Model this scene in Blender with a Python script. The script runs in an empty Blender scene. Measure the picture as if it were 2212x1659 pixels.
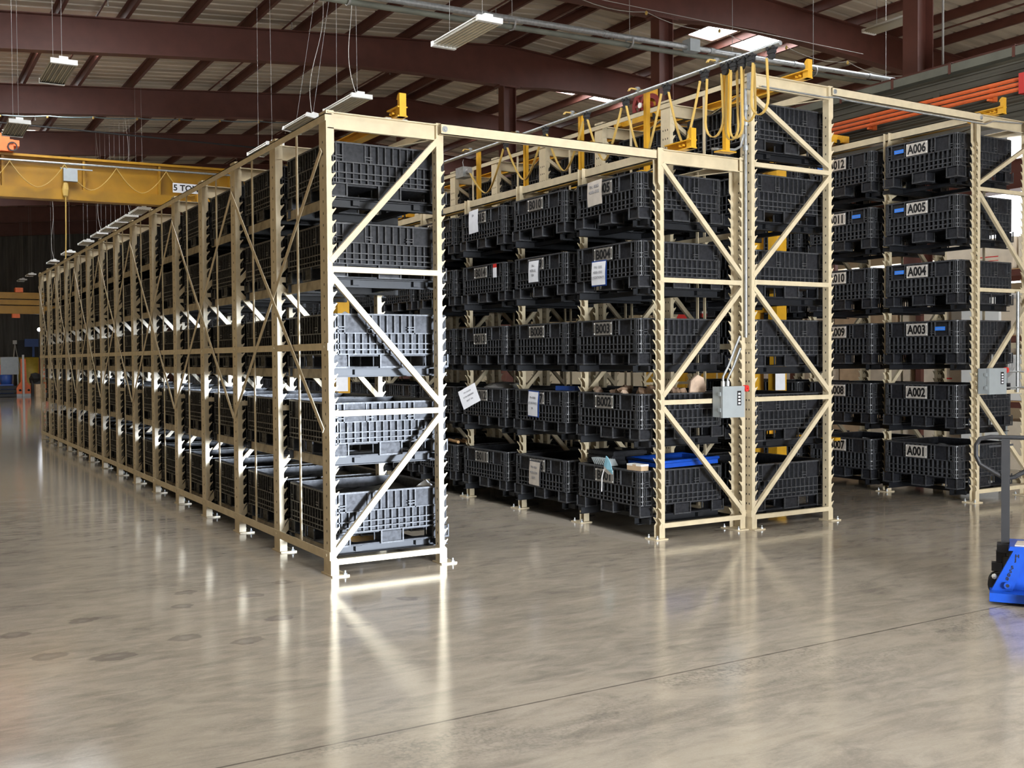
import bpy, math, random
from mathutils import Vector, Matrix
random.seed(7)
SC = bpy.context.scene
COL = SC.collection

# ------------------------------------------------------------------ camera, world, exposure, large lights
def setup_camera():
    yaw, pitch, roll = -0.5399, -0.0247, -0.0073
    cy, sy, cp, sp, cr, sr = math.cos(yaw), math.sin(yaw), math.cos(pitch), math.sin(pitch), math.cos(roll), math.sin(roll)
    f = Vector((-sy*cp, cy*cp, sp)); r = Vector((cy, sy, 0)); u = r.cross(f)
    r2 = r*cr + u*sr; u2 = u*cr - r*sr
    cam = bpy.data.cameras.new('camera'); o = bpy.data.objects.new('camera', cam); COL.objects.link(o)
    o.matrix_world = Matrix(((r2.x, u2.x, -f.x, -3.0858), (r2.y, u2.y, -f.y, -8.0166), (r2.z, u2.z, -f.z, 1.76), (0, 0, 0, 1)))
    cam.sensor_width = 36.0; cam.lens = 2270.94/2212*36.0; cam.clip_end = 300; cam.clip_start = 0.05
    SC.camera = o
setup_camera()
W = bpy.data.worlds.new('world'); SC.world = W; W.use_nodes = True
bgn = W.node_tree.nodes['Background']; bgn.inputs[0].default_value = (1.0, 0.77, 0.42, 1); bgn.inputs[1].default_value = 0.95
SKY_STRENGTH = 24.0          # emission of the roof skylights
DOOR_POWER = 2300.0          # daylight through the open dock door behind the camera
SC.view_settings.view_transform = 'Standard'; SC.view_settings.look = 'None'
SC.view_settings.exposure = 0.16; SC.view_settings.gamma = 1.0
try: SC.view_settings.use_curve_mapping = False
except Exception: pass
DOOR = (-0.3, 2.75, 0.02, 2.60, -13.0)   # x0, x1, z0, z1, y of the dock door opening
al = bpy.data.lights.new('dock_daylight', 'AREA'); al.shape = 'RECTANGLE'; al.size = DOOR[1]-DOOR[0]; al.size_y = DOOR[3]-DOOR[2]
al.energy = DOOR_POWER; al.color = (0.90, 0.95, 1.0)
lo = bpy.data.objects.new('dock_daylight', al); COL.objects.link(lo)
lo.location = ((DOOR[0]+DOOR[1])/2, DOOR[4]-0.1, (DOOR[2]+DOOR[3])/2); lo.rotation_euler = (math.radians(90), 0, math.radians(8))

sl = bpy.data.lights.new('low_sun', 'SUN'); sl.energy = 15.0; sl.angle = math.radians(4.0); sl.color = (0.76, 0.86, 1.0)
so = bpy.data.objects.new('low_sun', sl); COL.objects.link(so); so.location = (3, -30, 6)
so.rotation_euler = Vector((-0.07, 1.0, -0.030)).to_track_quat('-Z', 'Y').to_euler()

# ------------------------------------------------------------------ materials
MATS = {}
def nt(m): return m.node_tree.nodes, m.node_tree.links
def mat(name, col, rough=0.5, metal=0.0, var=0.0, scale=6.0, bump=0.0, emit=None, estr=0.0, spec=0.5, stretch=(1, 1, 1), rvar=0.0, col2=None):
    m = bpy.data.materials.new(name); m.use_nodes = True; N, L = nt(m)
    b = N['Principled BSDF']; b.inputs['Base Color'].default_value = (*col, 1); b.inputs['Roughness'].default_value = rough
    b.inputs['Metallic'].default_value = metal; b.inputs['Specular IOR Level'].default_value = spec
    if emit: b.inputs['Emission Color'].default_value = (*emit, 1); b.inputs['Emission Strength'].default_value = estr
    if var or bump or rvar:
        tc = N.new('ShaderNodeTexCoord'); mp = N.new('ShaderNodeMapping'); mp.inputs['Scale'].default_value = stretch
        L.new(tc.outputs['Object'], mp.inputs[0])
        no = N.new('ShaderNodeTexNoise'); no.inputs['Scale'].default_value = scale; no.inputs['Detail'].default_value = 5
        L.new(mp.outputs[0], no.inputs['Vector'])
        if var:
            mx = N.new('ShaderNodeMix'); mx.data_type = 'RGBA'
            c2 = col2 or tuple(c*(1-var) for c in col)
            c1 = tuple(min(1, c*(1+var*0.6)) for c in col) if not col2 else col
            mx.inputs[6].default_value = (*c1, 1); mx.inputs[7].default_value = (*c2, 1)
            rp = N.new('ShaderNodeMapRange'); rp.inputs[1].default_value = 0.35; rp.inputs[2].default_value = 0.68
            L.new(no.outputs[0], rp.inputs[0]); L.new(rp.outputs[0], mx.inputs[0]); L.new(mx.outputs[2], b.inputs['Base Color'])
        if rvar:
            rr = N.new('ShaderNodeMapRange'); rr.inputs[3].default_value = max(0.02, rough-rvar); rr.inputs[4].default_value = rough+rvar
            rr.inputs[1].default_value = 0.3; rr.inputs[2].default_value = 0.7
            L.new(no.outputs[0], rr.inputs[0]); L.new(rr.outputs[0], b.inputs['Roughness'])
        if bump:
            bp = N.new('ShaderNodeBump'); bp.inputs['Strength'].default_value = bump; bp.inputs['Distance'].default_value = 0.01
            L.new(no.outputs[0], bp.inputs['Height']); L.new(bp.outputs[0], b.inputs['Normal'])
    MATS[name] = m; return m
mat('beige', (0.56, 0.472, 0.318), 0.38, 0, 0.10, 9, 0.05, rvar=0.08)
mat('hole', (0.02, 0.018, 0.015), 0.8)
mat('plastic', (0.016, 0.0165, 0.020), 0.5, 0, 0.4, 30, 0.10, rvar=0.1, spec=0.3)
mat('plasticlit', (0.044, 0.045, 0.049), 0.45, 0, 0.5, 40, 0.10, rvar=0.1, spec=0.5)  # paler rib copy of plastic: light on ribs, shade in recesses put into colour
mat('tray', (0.009, 0.010, 0.013), 0.5, 0.1, 0.3, 12)
mat('trayrear', (0.30, 0.25, 0.17), 0.5, 0, 0.3, 12)
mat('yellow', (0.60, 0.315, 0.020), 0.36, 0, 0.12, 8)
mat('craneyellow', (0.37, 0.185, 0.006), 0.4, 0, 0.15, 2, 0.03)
mat('cableyellow', (0.50, 0.33, 0.09), 0.45)
mat('redsteel', (0.112, 0.037, 0.026), 0.55, 0, 0.14, 3, 0.04)
mat('deck', (0.50, 0.43, 0.34), 0.5, 0, 0.25, 1.2, 0, stretch=(0.3, 2, 1))
mat('galv', (0.42, 0.44, 0.45), 0.38, 0.7, 0.2, 20)
mat('whitepaint', (0.80, 0.80, 0.78), 0.4)
mat('reflector', (0.62, 0.60, 0.54), 0.25, 0.5)
mat('tube', (0.55, 0.47, 0.33), 0.3)
mat('wire', (0.30, 0.29, 0.28), 0.5, 0.3)
mat('cord', (0.42, 0.40, 0.37), 0.5)
mat('orange', (0.85, 0.17, 0.04), 0.45, 0, 0.1, 8)
mat('runway', (0.085, 0.080, 0.062), 0.55, 0, 0.35, 3, 0.05, stretch=(1, 0.3, 3))
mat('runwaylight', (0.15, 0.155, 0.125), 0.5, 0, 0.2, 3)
mat('blackmetal', (0.014, 0.014, 0.016), 0.55, 0, 0.2, 12)
mat('rubber', (0.018, 0.016, 0.015), 0.6)
mat('blue', (0.006, 0.062, 0.40), 0.32, 0, 0.12, 10)
mat('bluetape', (0.03, 0.20, 0.75), 0.6)
mat('bluesheet', (0.02, 0.07, 0.30), 0.4)
mat('plate', (0.36, 0.34, 0.31), 0.36, 0.55, 0.15, 15)
mat('plateA', (0.58, 0.54, 0.49), 0.36, 0.3, 0.12, 15)
mat('ink', (0.008, 0.008, 0.009), 0.5)
mat('greyink', (0.24, 0.24, 0.26), 0.6)
mat('paper', (0.80, 0.80, 0.83), 0.55, 0, 0.06, 12)
mat('papertan', (0.56, 0.50, 0.43), 0.45, 0, 0.12, 12)
mat('sleeve', (0.10, 0.10, 0.11), 0.15)
mat('boxgrey', (0.33, 0.36, 0.37), 0.42, 0.1, 0.06, 8)
mat('redpaint', (0.62, 0.03, 0.025), 0.4)
mat('reelred', (0.20, 0.02, 0.018), 0.35)
mat('cardboard', (0.52, 0.37, 0.23), 0.7, 0, 0.14, 6)
mat('cardlight', (0.68, 0.58, 0.45), 0.65, 0, 0.1, 6)
mat('tape', (0.62, 0.5, 0.34), 0.3)
mat('wood', (0.55, 0.32, 0.14), 0.6, 0, 0.3, 14, 0.1, stretch=(1, 6, 6))
mat('rock', (0.21, 0.135, 0.085), 0.75, 0, 0.5, 9, 0.3)
mat('rockpale', (0.52, 0.38, 0.28), 0.75, 0, 0.3, 9, 0.3)
mat('scrap', (0.022, 0.020, 0.019), 0.6, 0, 0.5, 18, 0.3)
mat('wallbeige', (0.62, 0.55, 0.42), 0.7, 0, 0.06, 2)
mat('walldark', (0.10, 0.095, 0.09), 0.7, 0, 0.3, 2, 0, stretch=(4, 1, 0.3))
mat('maskblue', (0.30, 0.62, 0.78), 0.7)
mat('maskwhite', (0.75, 0.74, 0.74), 0.7)
mat('skylight', (0.9, 0.95, 1.0), 0.5, emit=(0.93, 0.97, 1.0), estr=SKY_STRENGTH)
mat('windowlight', (0.95, 0.97, 1.0), 0.5, emit=(0.97, 0.98, 1.0), estr=3.2)
mat('lamplight', (1, 1, 1), 0.5, emit=(0.9, 0.93, 1.0), estr=14.0)
mat('tan_tank', (0.42, 0.29, 0.03), 0.45, 0, 0.2, 4)
mat('bluepipe', (0.20, 0.27, 0.30), 0.4, 0.4)
mat('clearbag', (0.42, 0.41, 0.40), 0.25)

def floor_material():
    m = bpy.data.materials.new('polished_concrete'); m.use_nodes = True; N, L = nt(m); b = N['Principled BSDF']
    tc = N.new('ShaderNodeTexCoord'); P = tc.outputs['Object']
    def noise(scale, detail=6, rough=0.6, stretch=None, dist=0.0):
        n = N.new('ShaderNodeTexNoise'); n.inputs['Scale'].default_value = scale; n.inputs['Detail'].default_value = detail
        n.inputs['Roughness'].default_value = rough; n.inputs['Distortion'].default_value = dist
        if stretch:
            mp = N.new('ShaderNodeMapping'); mp.inputs['Scale'].default_value = stretch; mp.inputs['Rotation'].default_value = (0, 0, 0.35)
            L.new(P, mp.inputs[0]); L.new(mp.outputs[0], n.inputs['Vector'])
        else: L.new(P, n.inputs['Vector'])
        return n.outputs[0]
    def rng(s, a, b_, c=0.0, d=1.0):
        r = N.new('ShaderNodeMapRange'); r.inputs[1].default_value = a; r.inputs[2].default_value = b_; r.inputs[3].default_value = c; r.inputs[4].default_value = d
        L.new(s, r.inputs[0]); return r.outputs[0]
    def mix(fac, a, b_, mode='MIX'):
        x = N.new('ShaderNodeMix'); x.data_type = 'RGBA'; x.blend_type = mode
        if isinstance(fac, float): x.inputs[0].default_value = fac
        else: L.new(fac, x.inputs[0])
        for k, v in ((6, a), (7, b_)):
            if isinstance(v, tuple): x.inputs[k].default_value = (*v, 1)
            else: L.new(v, x.inputs[k])
        return x.outputs[2]
    def math_(op, a, b_=None):
        x = N.new('ShaderNodeMath'); x.operation = op
        for k, v in ((0, a), (1, b_)):
            if v is None: continue
            if isinstance(v, (int, float)): x.inputs[k].default_value = v
            else: L.new(v, x.inputs[k])
        return x.outputs[0]
    big = noise(1.5, 7, 0.68, (0.75, 1.5, 1), 0.8); med = noise(3.2, 8, 0.7, (1.0, 2.6, 1), 0.6); fine = noise(70, 6, 0.8); streak = noise(1.6, 8, 0.65, (0.6, 3.0, 1), 1.0)
    c = mix(rng(big, 0.38, 0.62), (0.335, 0.285, 0.222), (0.220, 0.191, 0.154))
    c = mix(rng(med, 0.35, 0.7), c, (0.39, 0.337, 0.268))
    c = mix(math_('MULTIPLY', rng(streak, 0.52, 0.72), 0.55), c, (0.175, 0.150, 0.122))
    c = mix(math_('MULTIPLY', rng(fine, 0.55, 0.75), 0.5), c, (0.52, 0.47, 0.40))
    c = mix(math_('MULTIPLY', rng(fine, 0.42, 0.27), 0.55), c, (0.12, 0.10, 0.08))
    sep = N.new('ShaderNodeSeparateXYZ'); L.new(P, sep.inputs[0])
    wob = math_('MULTIPLY', math_('SUBTRACT', noise(9, 3), 0.5), 0.012)
    jy = math_('ADD', math_('ABSOLUTE', math_('SUBTRACT', sep.outputs[1], -3.50)), wob)
    joint = rng(jy, 0.004, 0.010, 1.0, 0.0)
    c = mix(math_('MULTIPLY', joint, 0.75), c, (0.07, 0.06, 0.05))
    # rough aggregate band in front of the joint (unpolished strip)
    agg = N.new('ShaderNodeTexVoronoi'); agg.inputs['Scale'].default_value = 55; L.new(P, agg.inputs['Vector'])
    band = math_('MULTIPLY', rng(sep.outputs[1], -3.50, -3.53), rng(sep.outputs[1], -4.3, -3.6))
    c = mix(math_('MULTIPLY', math_('MULTIPLY', band, rng(big, 0.42, 0.58)), rng(agg.outputs[0], 0.5, 0.7, 0.0, 0.35)), c, (0.08, 0.07, 0.06))
    # old anchor patches: dark oval repairs with a pale heart
    spots = [(0.19, -1.03, .13), (-.79, -1.09, .14), (-1.93, -1.45, .18), (-1.47, -1.26, .15), (-1.15, -1.55, .15), (-2.28, -1.24, .17), (-.41, -1.55, .12), (-.38, .02, .13),
             (-1.94, -.42, .15), (-1.28, -.37, .14), (-.34, -1.14, .15), (-1.14, .07, .14), (-.75, -.3, .13), (-2.4, -.6, .16), (.02, .05, .0)]
    warp = noise(7, 3); stain = None; heart = None
    for (x, y, r) in spots:
        if r <= 0: continue
        dx = math_('MULTIPLY', math_('SUBTRACT', sep.outputs[0], x), 1.15); dy = math_('MULTIPLY', math_('SUBTRACT', sep.outputs[1], y), 1.5)
        d = math_('SQRT', math_('ADD', math_('MULTIPLY', dx, dx), math_('MULTIPLY', dy, dy)))
        d = math_('ADD', d, math_('MULTIPLY', math_('SUBTRACT', warp, 0.5), 0.22))
        s = rng(d, r*0.82, r*0.82-0.02); h = rng(d, r*0.4, r*0.2)
        stain = s if stain is None else math_('MAXIMUM', stain, s)
        heart = h if heart is None else math_('MAXIMUM', heart, h)
    c = mix(math_('MULTIPLY', stain, 0.40), c, (0.085, 0.07, 0.065))
    c = mix(math_('MULTIPLY', heart, 0.35), c, (0.33, 0.29, 0.25))
    # pale strip of newer concrete along the middle rack
    edge = math_('ADD', sep.outputs[0], math_('MULTIPLY', math_('SUBTRACT', noise(1.6, 4), 0.5), 0.7))
    strip = math_('MULTIPLY', rng(edge, 2.98, 3.0), math_('MULTIPLY', rng(sep.outputs[0], 3.5, 3.4), math_('MULTIPLY', rng(sep.outputs[1], 2.4, 1.9), rng(sep.outputs[1], -0.32, -0.22))))
    c = mix(math_('MULTIPLY', strip, 0.6), c, (0.40, 0.35, 0.29))
    L.new(c, b.inputs['Base Color'])
    ro = math_('ADD', rng(med, 0.35, 0.7, 0.030, 0.075), math_('MULTIPLY', rng(fine, 0.5, 0.75), 0.05))
    ro = math_('ADD', ro, math_('MULTIPLY', band, 0.05))
    L.new(ro, b.inputs['Roughness']); b.inputs['Specular IOR Level'].default_value = 0.42
    bp = N.new('ShaderNodeBump'); bp.inputs['Strength'].default_value = 0.05; bp.inputs['Distance'].default_value = 0.004
    hsum = math_('ADD', fine, math_('MULTIPLY', joint, -2.0)); L.new(hsum, bp.inputs['Height']); L.new(bp.outputs[0], b.inputs['Normal'])
    MATS['floor'] = m
floor_material()

# ------------------------------------------------------------------ mesh helpers
class MB:
    def __init__(s): s.v = []; s.f = []; s.mi = []; s.smooth = []
    def add(s, vs, fs, mi=0, sm=False):
        k = len(s.v); s.v += [tuple(v) for v in vs]; s.f += [tuple(i+k for i in f) for f in fs]; s.mi += [mi]*len(fs); s.smooth += [sm]*len(fs); return s
    def box(s, x0, x1, y0, y1, z0, z1, mi=0):
        return s.add([(x0,y0,z0),(x1,y0,z0),(x1,y1,z0),(x0,y1,z0),(x0,y0,z1),(x1,y0,z1),(x1,y1,z1),(x0,y1,z1)],
                     [(0,3,2,1),(4,5,6,7),(0,1,5,4),(1,2,6,5),(2,3,7,6),(3,0,4,7)], mi)
    def bar(s, a, b, w, h, up=(0, 0, 1), mi=0):
        a, b = Vector(a), Vector(b); d = (b-a).normalized(); up = Vector(up)
        if abs(d.dot(up)) > 0.99: up = Vector((0, 1, 0))
        r = d.cross(up).normalized(); u = r.cross(d).normalized(); vs = []
        for p in (a, b):
            for (i, j) in ((-1,-1),(1,-1),(1,1),(-1,1)): vs.append(p + r*(i*w/2) + u*(j*h/2))
        return s.add(vs, [(0,1,2,3),(7,6,5,4),(0,4,5,1),(1,5,6,2),(2,6,7,3),(3,7,4,0)], mi)
    def tube(s, pts, r, n=8, mi=0, cap=True):
        pts = [Vector(p) for p in pts]; rings = []; prev = None
        for i, p in enumerate(pts):
            d = (pts[min(i+1, len(pts)-1)]-pts[max(i-1, 0)]).normalized()
            if prev is None:
                up = Vector((0, 0, 1)) if abs(d.z) < 0.9 else Vector((1, 0, 0)); a = d.cross(up).normalized()
            else: a = (prev - d*prev.dot(d)).normalized()
            b = d.cross(a); prev = a
            rr = r[i] if isinstance(r, (list, tuple)) else r
            rings.append([p + a*(math.cos(2*math.pi*k/n)*rr) + b*(math.sin(2*math.pi*k/n)*rr) for k in range(n)])
        vs = [v for R in rings for v in R]; fs = []
        for i in range(len(pts)-1):
            for k in range(n): fs.append((i*n+k, i*n+(k+1) % n, (i+1)*n+(k+1) % n, (i+1)*n+k))
        s.add(vs, fs, mi, True)
        if cap: s.add(rings[0], [tuple(reversed(range(n)))], mi); s.add(rings[-1], [tuple(range(n))], mi)
        return s
    def disc(s, c, axis, r0, r1, t, n=24, mi=0):   # cylinder/annulus along axis with thickness t
        c, ax = Vector(c), Vector(axis).normalized(); up = Vector((0, 0, 1)) if abs(ax.z) < 0.9 else Vector((1, 0, 0))
        a = ax.cross(up).normalized(); b = ax.cross(a); vs = []
        for (r, o) in ((r1, -t/2), (r1, t/2), (r0, t/2), (r0, -t/2)):
            for k in range(n):
                th = 2*math.pi*k/n; vs.append(c + ax*o + (a*math.cos(th)+b*math.sin(th))*r)
        fs = []
        for q in range(4):
            for k in range(n): fs.append((q*n+k, q*n+(k+1) % n, ((q+1) % 4)*n+(k+1) % n, ((q+1) % 4)*n+k))
        return s.add(vs, fs, mi)
    def prism(s, poly, axis, t0, t1, mi=0):   # poly in the two remaining axes, extruded along axis
        n = len(poly)
        def P(p, t): return {'x': (t, p[0], p[1]), 'y': (p[0], t, p[1]), 'z': (p[0], p[1], t)}[axis]
        vs = [P(p, t0) for p in poly] + [P(p, t1) for p in poly]
        fs = [tuple(range(n)), tuple(reversed(range(n, 2*n)))] + [(i, n+i, n+(i+1) % n, (i+1) % n) for i in range(n)]
        return s.add(vs, fs, mi)
    def strip(s, pts, wdir, w, t=0.004, mi=0):   # flat ribbon along pts
        wd = Vector(wdir).normalized(); pts = [Vector(p) for p in pts]; vs = []
        for i, p in enumerate(pts):
            d = (pts[min(i+1, len(pts)-1)]-pts[max(i-1, 0)]).normalized(); nn = d.cross(wd).normalized()
            for (a, b) in ((-1,-1),(1,-1),(1,1),(-1,1)): vs.append(p + wd*(a*w/2) + nn*(b*t/2))
        fs = [(0,1,2,3)]
        for i in range(len(pts)-1):
            for k in range(4): fs.append((i*4+k, (i+1)*4+k, (i+1)*4+(k+1) % 4, i*4+(k+1) % 4))
        m = (len(pts)-1)*4; fs.append((m+3, m+2, m+1, m)); return s.add(vs, fs, mi)
    def blob(s, c, rx, ry, rz, n=7, jit=0.25, mi=0):
        c = Vector(c); vs = [c+Vector((0, 0, rz))]; rows = 4
        for i in range(1, rows):
            ph = math.pi*i/rows
            for k in range(n):
                th = 2*math.pi*k/n; j = 1+random.uniform(-jit, jit)
                vs.append(c+Vector((rx*math.sin(ph)*math.cos(th)*j, ry*math.sin(ph)*math.sin(th)*j, rz*math.cos(ph)*j)))
        vs.append(c-Vector((0, 0, rz))); fs = [(0, 1+k, 1+(k+1) % n) for k in range(n)]
        for i in range(rows-2):
            for k in range(n): fs.append((1+i*n+k, 1+(i+1)*n+k, 1+(i+1)*n+(k+1) % n, 1+i*n+(k+1) % n))
        e = len(vs)-1; o = 1+(rows-2)*n
        fs += [(e, o+(k+1) % n, o+k) for k in range(n)]
        return s.add(vs, fs, mi)
    def mesh(s, name, *mats):
        me = bpy.data.meshes.new(name); me.from_pydata(s.v, [], s.f)
        for m in mats: me.materials.append(MATS[m])
        me.polygons.foreach_set('material_index', s.mi); me.polygons.foreach_set('use_smooth', s.smooth)
        me.update(); return me
def link(name, data, parent=None, loc=(0, 0, 0), rot=(0, 0, 0)):
    o = bpy.data.objects.new(name, data); COL.objects.link(o); o.location = loc; o.rotation_euler = rot
    if parent is not None: o.parent = parent
    return o
def part(name, mb, m, parent=None, loc=(0, 0, 0), rot=(0, 0, 0)):
    ms = m if isinstance(m, (tuple, list)) else (m,)
    return link(name, mb.mesh(name, *ms), parent, loc, rot)
def tag(o, label, cat, group=None):
    o['label'] = label; o['category'] = cat
    if group: o['group'] = group
    return o
def thing(name, label, cat, loc=(0, 0, 0), rot=(0, 0, 0), group=None): return tag(link(name, None, None, loc, rot), label, cat, group)
def struct(name, mb, m, parent=None):
    o = part(name, mb, m, parent)
    if parent is None: o['kind'] = 'structure'
    return o
TEXTS = {}
def text_mesh(txt, size, m, offset=0.0, sx=1.0, depth=0.0008):
    key = (txt, size, m, offset, sx)
    if key in TEXTS: return TEXTS[key]
    cu = bpy.data.curves.new('lettering', 'FONT'); cu.body = txt; cu.size = size; cu.align_x = 'CENTER'; cu.align_y = 'CENTER'
    cu.offset = offset; cu.extrude = depth; cu.resolution_u = 3; cu.space_line = 0.9
    o = bpy.data.objects.new('lettering', cu); COL.objects.link(o); dg = bpy.context.evaluated_depsgraph_get()
    me = bpy.data.meshes.new_from_object(o.evaluated_get(dg)); bpy.data.objects.remove(o); bpy.data.curves.remove(cu)
    for v in me.vertices: v.co.x *= sx
    me.materials.clear(); me.materials.append(MATS[m]); TEXTS[key] = me; return me
ORD = ['first', 'second', 'third', 'fourth', 'fifth', 'sixth', 'seventh', 'eighth', 'ninth', 'tenth', 'eleventh', 'twelfth', 'thirteenth', 'fourteenth', 'fifteenth']

# ------------------------------------------------------------------ setting: floor, walls, roof
mb = MB(); mb.box(-26, 34, -13.6, 62, -0.2, 0.0); struct('floor', mb, 'floor')
FR0, FRS = 10.53, 6.77                        # steel frame positions along y
frames = [FR0+FRS*k for k in range(-3, 8)]
RX = 12.0
def ztop(x): return 10.42-0.0857*(RX-x) if x < RX else 10.42-0.053*(x-RX)
ZB = [(-26, 6.40), (-0.76, 8.53), (2.13, 8.80), (5.43, 9.10), (7.13, 9.25), (9.2, 9.32), (12.3, 9.33), (13.3, 9.42), (14.8, 9.47), (16.2, 9.42), (20, 9.20), (34, 8.45)]
def zbot(x):
    for (a, za), (b, zb) in zip(ZB[:-1], ZB[1:]):
        if x <= b: return za+(zb-za)*(x-a)/(b-a)
    return ZB[-1][1]
# corrugated roof deck
def deck(x0, x1):
    m = MB(); ys = []; y = -13.6; pr = [(0, 0), (0.30, 0), (0.325, 0.065), (0.385, 0.065), (0.41, 0)]
    while y < 62: ys += [(y+a, b) for a, b in pr[:4]]; y += 0.41
    vs = []; fs = []
    for (yy, h) in ys:
        for x in (x0, x1): vs.append((x, yy, ztop(x)+0.215+h))
    for i in range(len(ys)-1): fs.append((2*i, 2*i+1, 2*i+3, 2*i+2))
    m.add(vs, fs); return m
dk = deck(-26, RX); d2 = deck(RX, 34); dk.add(d2.v, d2.f)
ceiling = struct('ceiling', dk, 'deck')
purl_l = [0.40+1.42*k for k in range(-18, 9) if 0.40+1.42*k < RX]
purl_r = [12.31+1.47*k for k in range(0, 15)]
def purlin_mesh():
    m = MB(); m.box(-0.006, 0.006, -13.6, 62, 0, 0.21); m.box(-0.006, 0.075, -13.6, 62, 0, 0.008); m.box(-0.075, 0.006, -13.6, 62, 0.202, 0.21); return m.mesh('purlin', 'redsteel')
pm = purlin_mesh()
for x in purl_l + purl_r: link('purlin', pm, ceiling, (x, 0, ztop(x)+0.002))
# skylight panels let into the deck, in pairs behind every frame
sky_mesh = MB().box(-0.52, 0.52, 0, 2.45, -0.012, 0.0).mesh('skylight_panel', 'skylight')
curb = MB()
for (a, b, c, d) in ((-0.55, -0.52, -0.03, 2.48), (0.52, 0.55, -0.03, 2.48), (-0.52, 0.52, -0.03, 0.0), (-0.52, 0.52, 2.45, 2.48)): curb.box(a, b, c, d, -0.03, 0.0)
curb_mesh = curb.mesh('skylight_curb', 'redsteel')
wn = 1
for k, fy in enumerate(frames[:8]):
    for x in (-0.31, 1.11, 15.98, 17.46):
        if fy > 34 and x > 5: continue
        tilt = -math.atan(0.0857) if x < RX else math.atan(0.053)
        w = link('window_%d' % wn, sky_mesh, None, (x, fy+0.95, ztop(x)+0.205), (0, tilt, 0)); w['kind'] = 'structure'; wn += 1
        link('skylight_curb', curb_mesh, w)
# rigid frames: tapered I girder plus ridge column
def frame_mesh(part_):
    xs = sorted([a for a, _ in ZB]+[RX]); m = MB()
    if part_ == 'web': m.prism([(x, zbot(x)) for x in xs] + [(x, ztop(x)) for x in reversed(xs)], 'y', -0.012, 0.012)
    else:
        for a, b in zip(xs[:-1], xs[1:]):
            za, zb = (ztop(a), ztop(b)) if part_ == 'top' else (zbot(a), zbot(b)); t = 0.022
            m.add([(a,-.14,za-t),(b,-.14,zb-t),(b,.14,zb-t),(a,.14,za-t),(a,-.14,za),(b,-.14,zb),(b,.14,zb),(a,.14,za)],
                  [(0,3,2,1),(4,5,6,7),(0,1,5,4),(1,2,6,5),(2,3,7,6),(3,0,4,7)])
    return m.mesh({'web': 'web', 'top': 'top_flange', 'bottom': 'bottom_flange'}[part_], 'redsteel')
fw, ft, fb = frame_mesh('web'), frame_mesh('top'), frame_mesh('bottom')
zc = zbot(RX)-0.025
cm = MB(); cm.box(-0.20, -0.18, -0.15, 0.15, 0.02, zc); cm.box(0.18, 0.20, -0.15, 0.15, 0.02, zc); cm.box(-0.18, 0.18, -0.01, 0.01, 0.02, zc); cm.box(-0.3, 0.3, -0.22, 0.22, 0, 0.02)
cm.box(-0.34, 0.34, -0.16, 0.16, zc-0.03, zc)
colm = cm.mesh('column', 'redsteel')
bolt = MB()
for i in range(6):
    for s in (-1, 1): bolt.disc((-0.29+0.116*i, s*0.1, zc+0.035), (0, 0, 1), 0, 0.016, 0.025, 6)
boltm = bolt.mesh('bolt_row', 'redsteel')
fl = ['with the thick column at upper right', 'with the near skylights behind it', 'crossing the top left, with splice and column', 'second from the top at left', 'third from the top at left',
      'just above the yellow bridge crane', 'just below the yellow bridge crane', 'second below the yellow bridge crane', 'last one before the dark end wall']
for k, fy in enumerate(frames[2:]):
    t = thing('roof_frame', 'reddish brown steel roof girder '+fl[k], 'girder', (0, fy, 0))
    link('web', fw, t); link('top_flange', ft, t); link('bottom_flange', fb, t); c = link('column', colm, t, (RX, 0, 0)); link('bolt_row', boltm, c, (0, 0, 0))
# thin sprinkler pipes running with the purlins
spr = MB(); spr.tube([(0, -13.5, 0), (0, 61.8, 0)], 0.024, 6)
sprm = spr.mesh('pipe', 'redsteel')
drop = MB(); drop.tube([(0, 0, 0), (0, 0, -0.16)], 0.012, 6); drop.disc((0, 0, -0.17), (0, 0, 1), 0, 0.03, 0.012, 8); dropm = drop.mesh('sprinkler_head', 'wire')
names = ['above the left end of the crane', 'over the left rack', 'left of the ridge columns', 'right of the ridge columns', 'near the right skylights']
for i, x in enumerate((1.22, 5.55, 9.85, 13.9, 20.2)):
    t = thing('sprinkler_pipe', 'thin dark red sprinkler pipe under the deck '+names[i], 'pipe', (x, 0, ztop(x)+0.04)); link('pipe', sprm, t)
    for j in range(16): link('sprinkler_head', dropm, t, (0, -12+j*3.1+i*0.7, 0))

# far wall, right wall, front wall with the open dock door
mb = MB()
n = int(60/0.6)
for i in range(n):
    x = -26+i*0.6; mb.box(x, x+0.38, 61.4, 61.7, 0, 11); mb.box(x+0.38, x+0.6, 61.46, 61.7, 0, 11)
mb.box(-26, 34, 61.32, 61.4, 2.6, 2.72); mb.box(-26, 34, 61.32, 61.4, 5.4, 5.52)
struct('wall_back', mb, 'walldark')
mb = MB(); mb.box(33.7, 34.0, -13.6, 62, 0, 11); struct('wall_right', mb, 'wallbeige')
mb = MB(); x0, x1, z0, z1, dy = DOOR
mb.box(-26, x0, dy-0.3, dy, 0, 11); mb.box(x1, 34, dy-0.3, dy, 0, 11); mb.box(x0, x1, dy-0.3, dy, z1, 11); struct('wall_front', mb, 'wallbeige')
mb = MB(); mb.box(x0-0.12, x0, dy, dy+0.08, 0, z1+0.12); mb.box(x1, x1+0.12, dy, dy+0.08, 0, z1+0.12); mb.box(x0, x1, dy, dy+0.08, z1, z1+0.12); struct('door_1', mb, 'galv')
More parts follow.
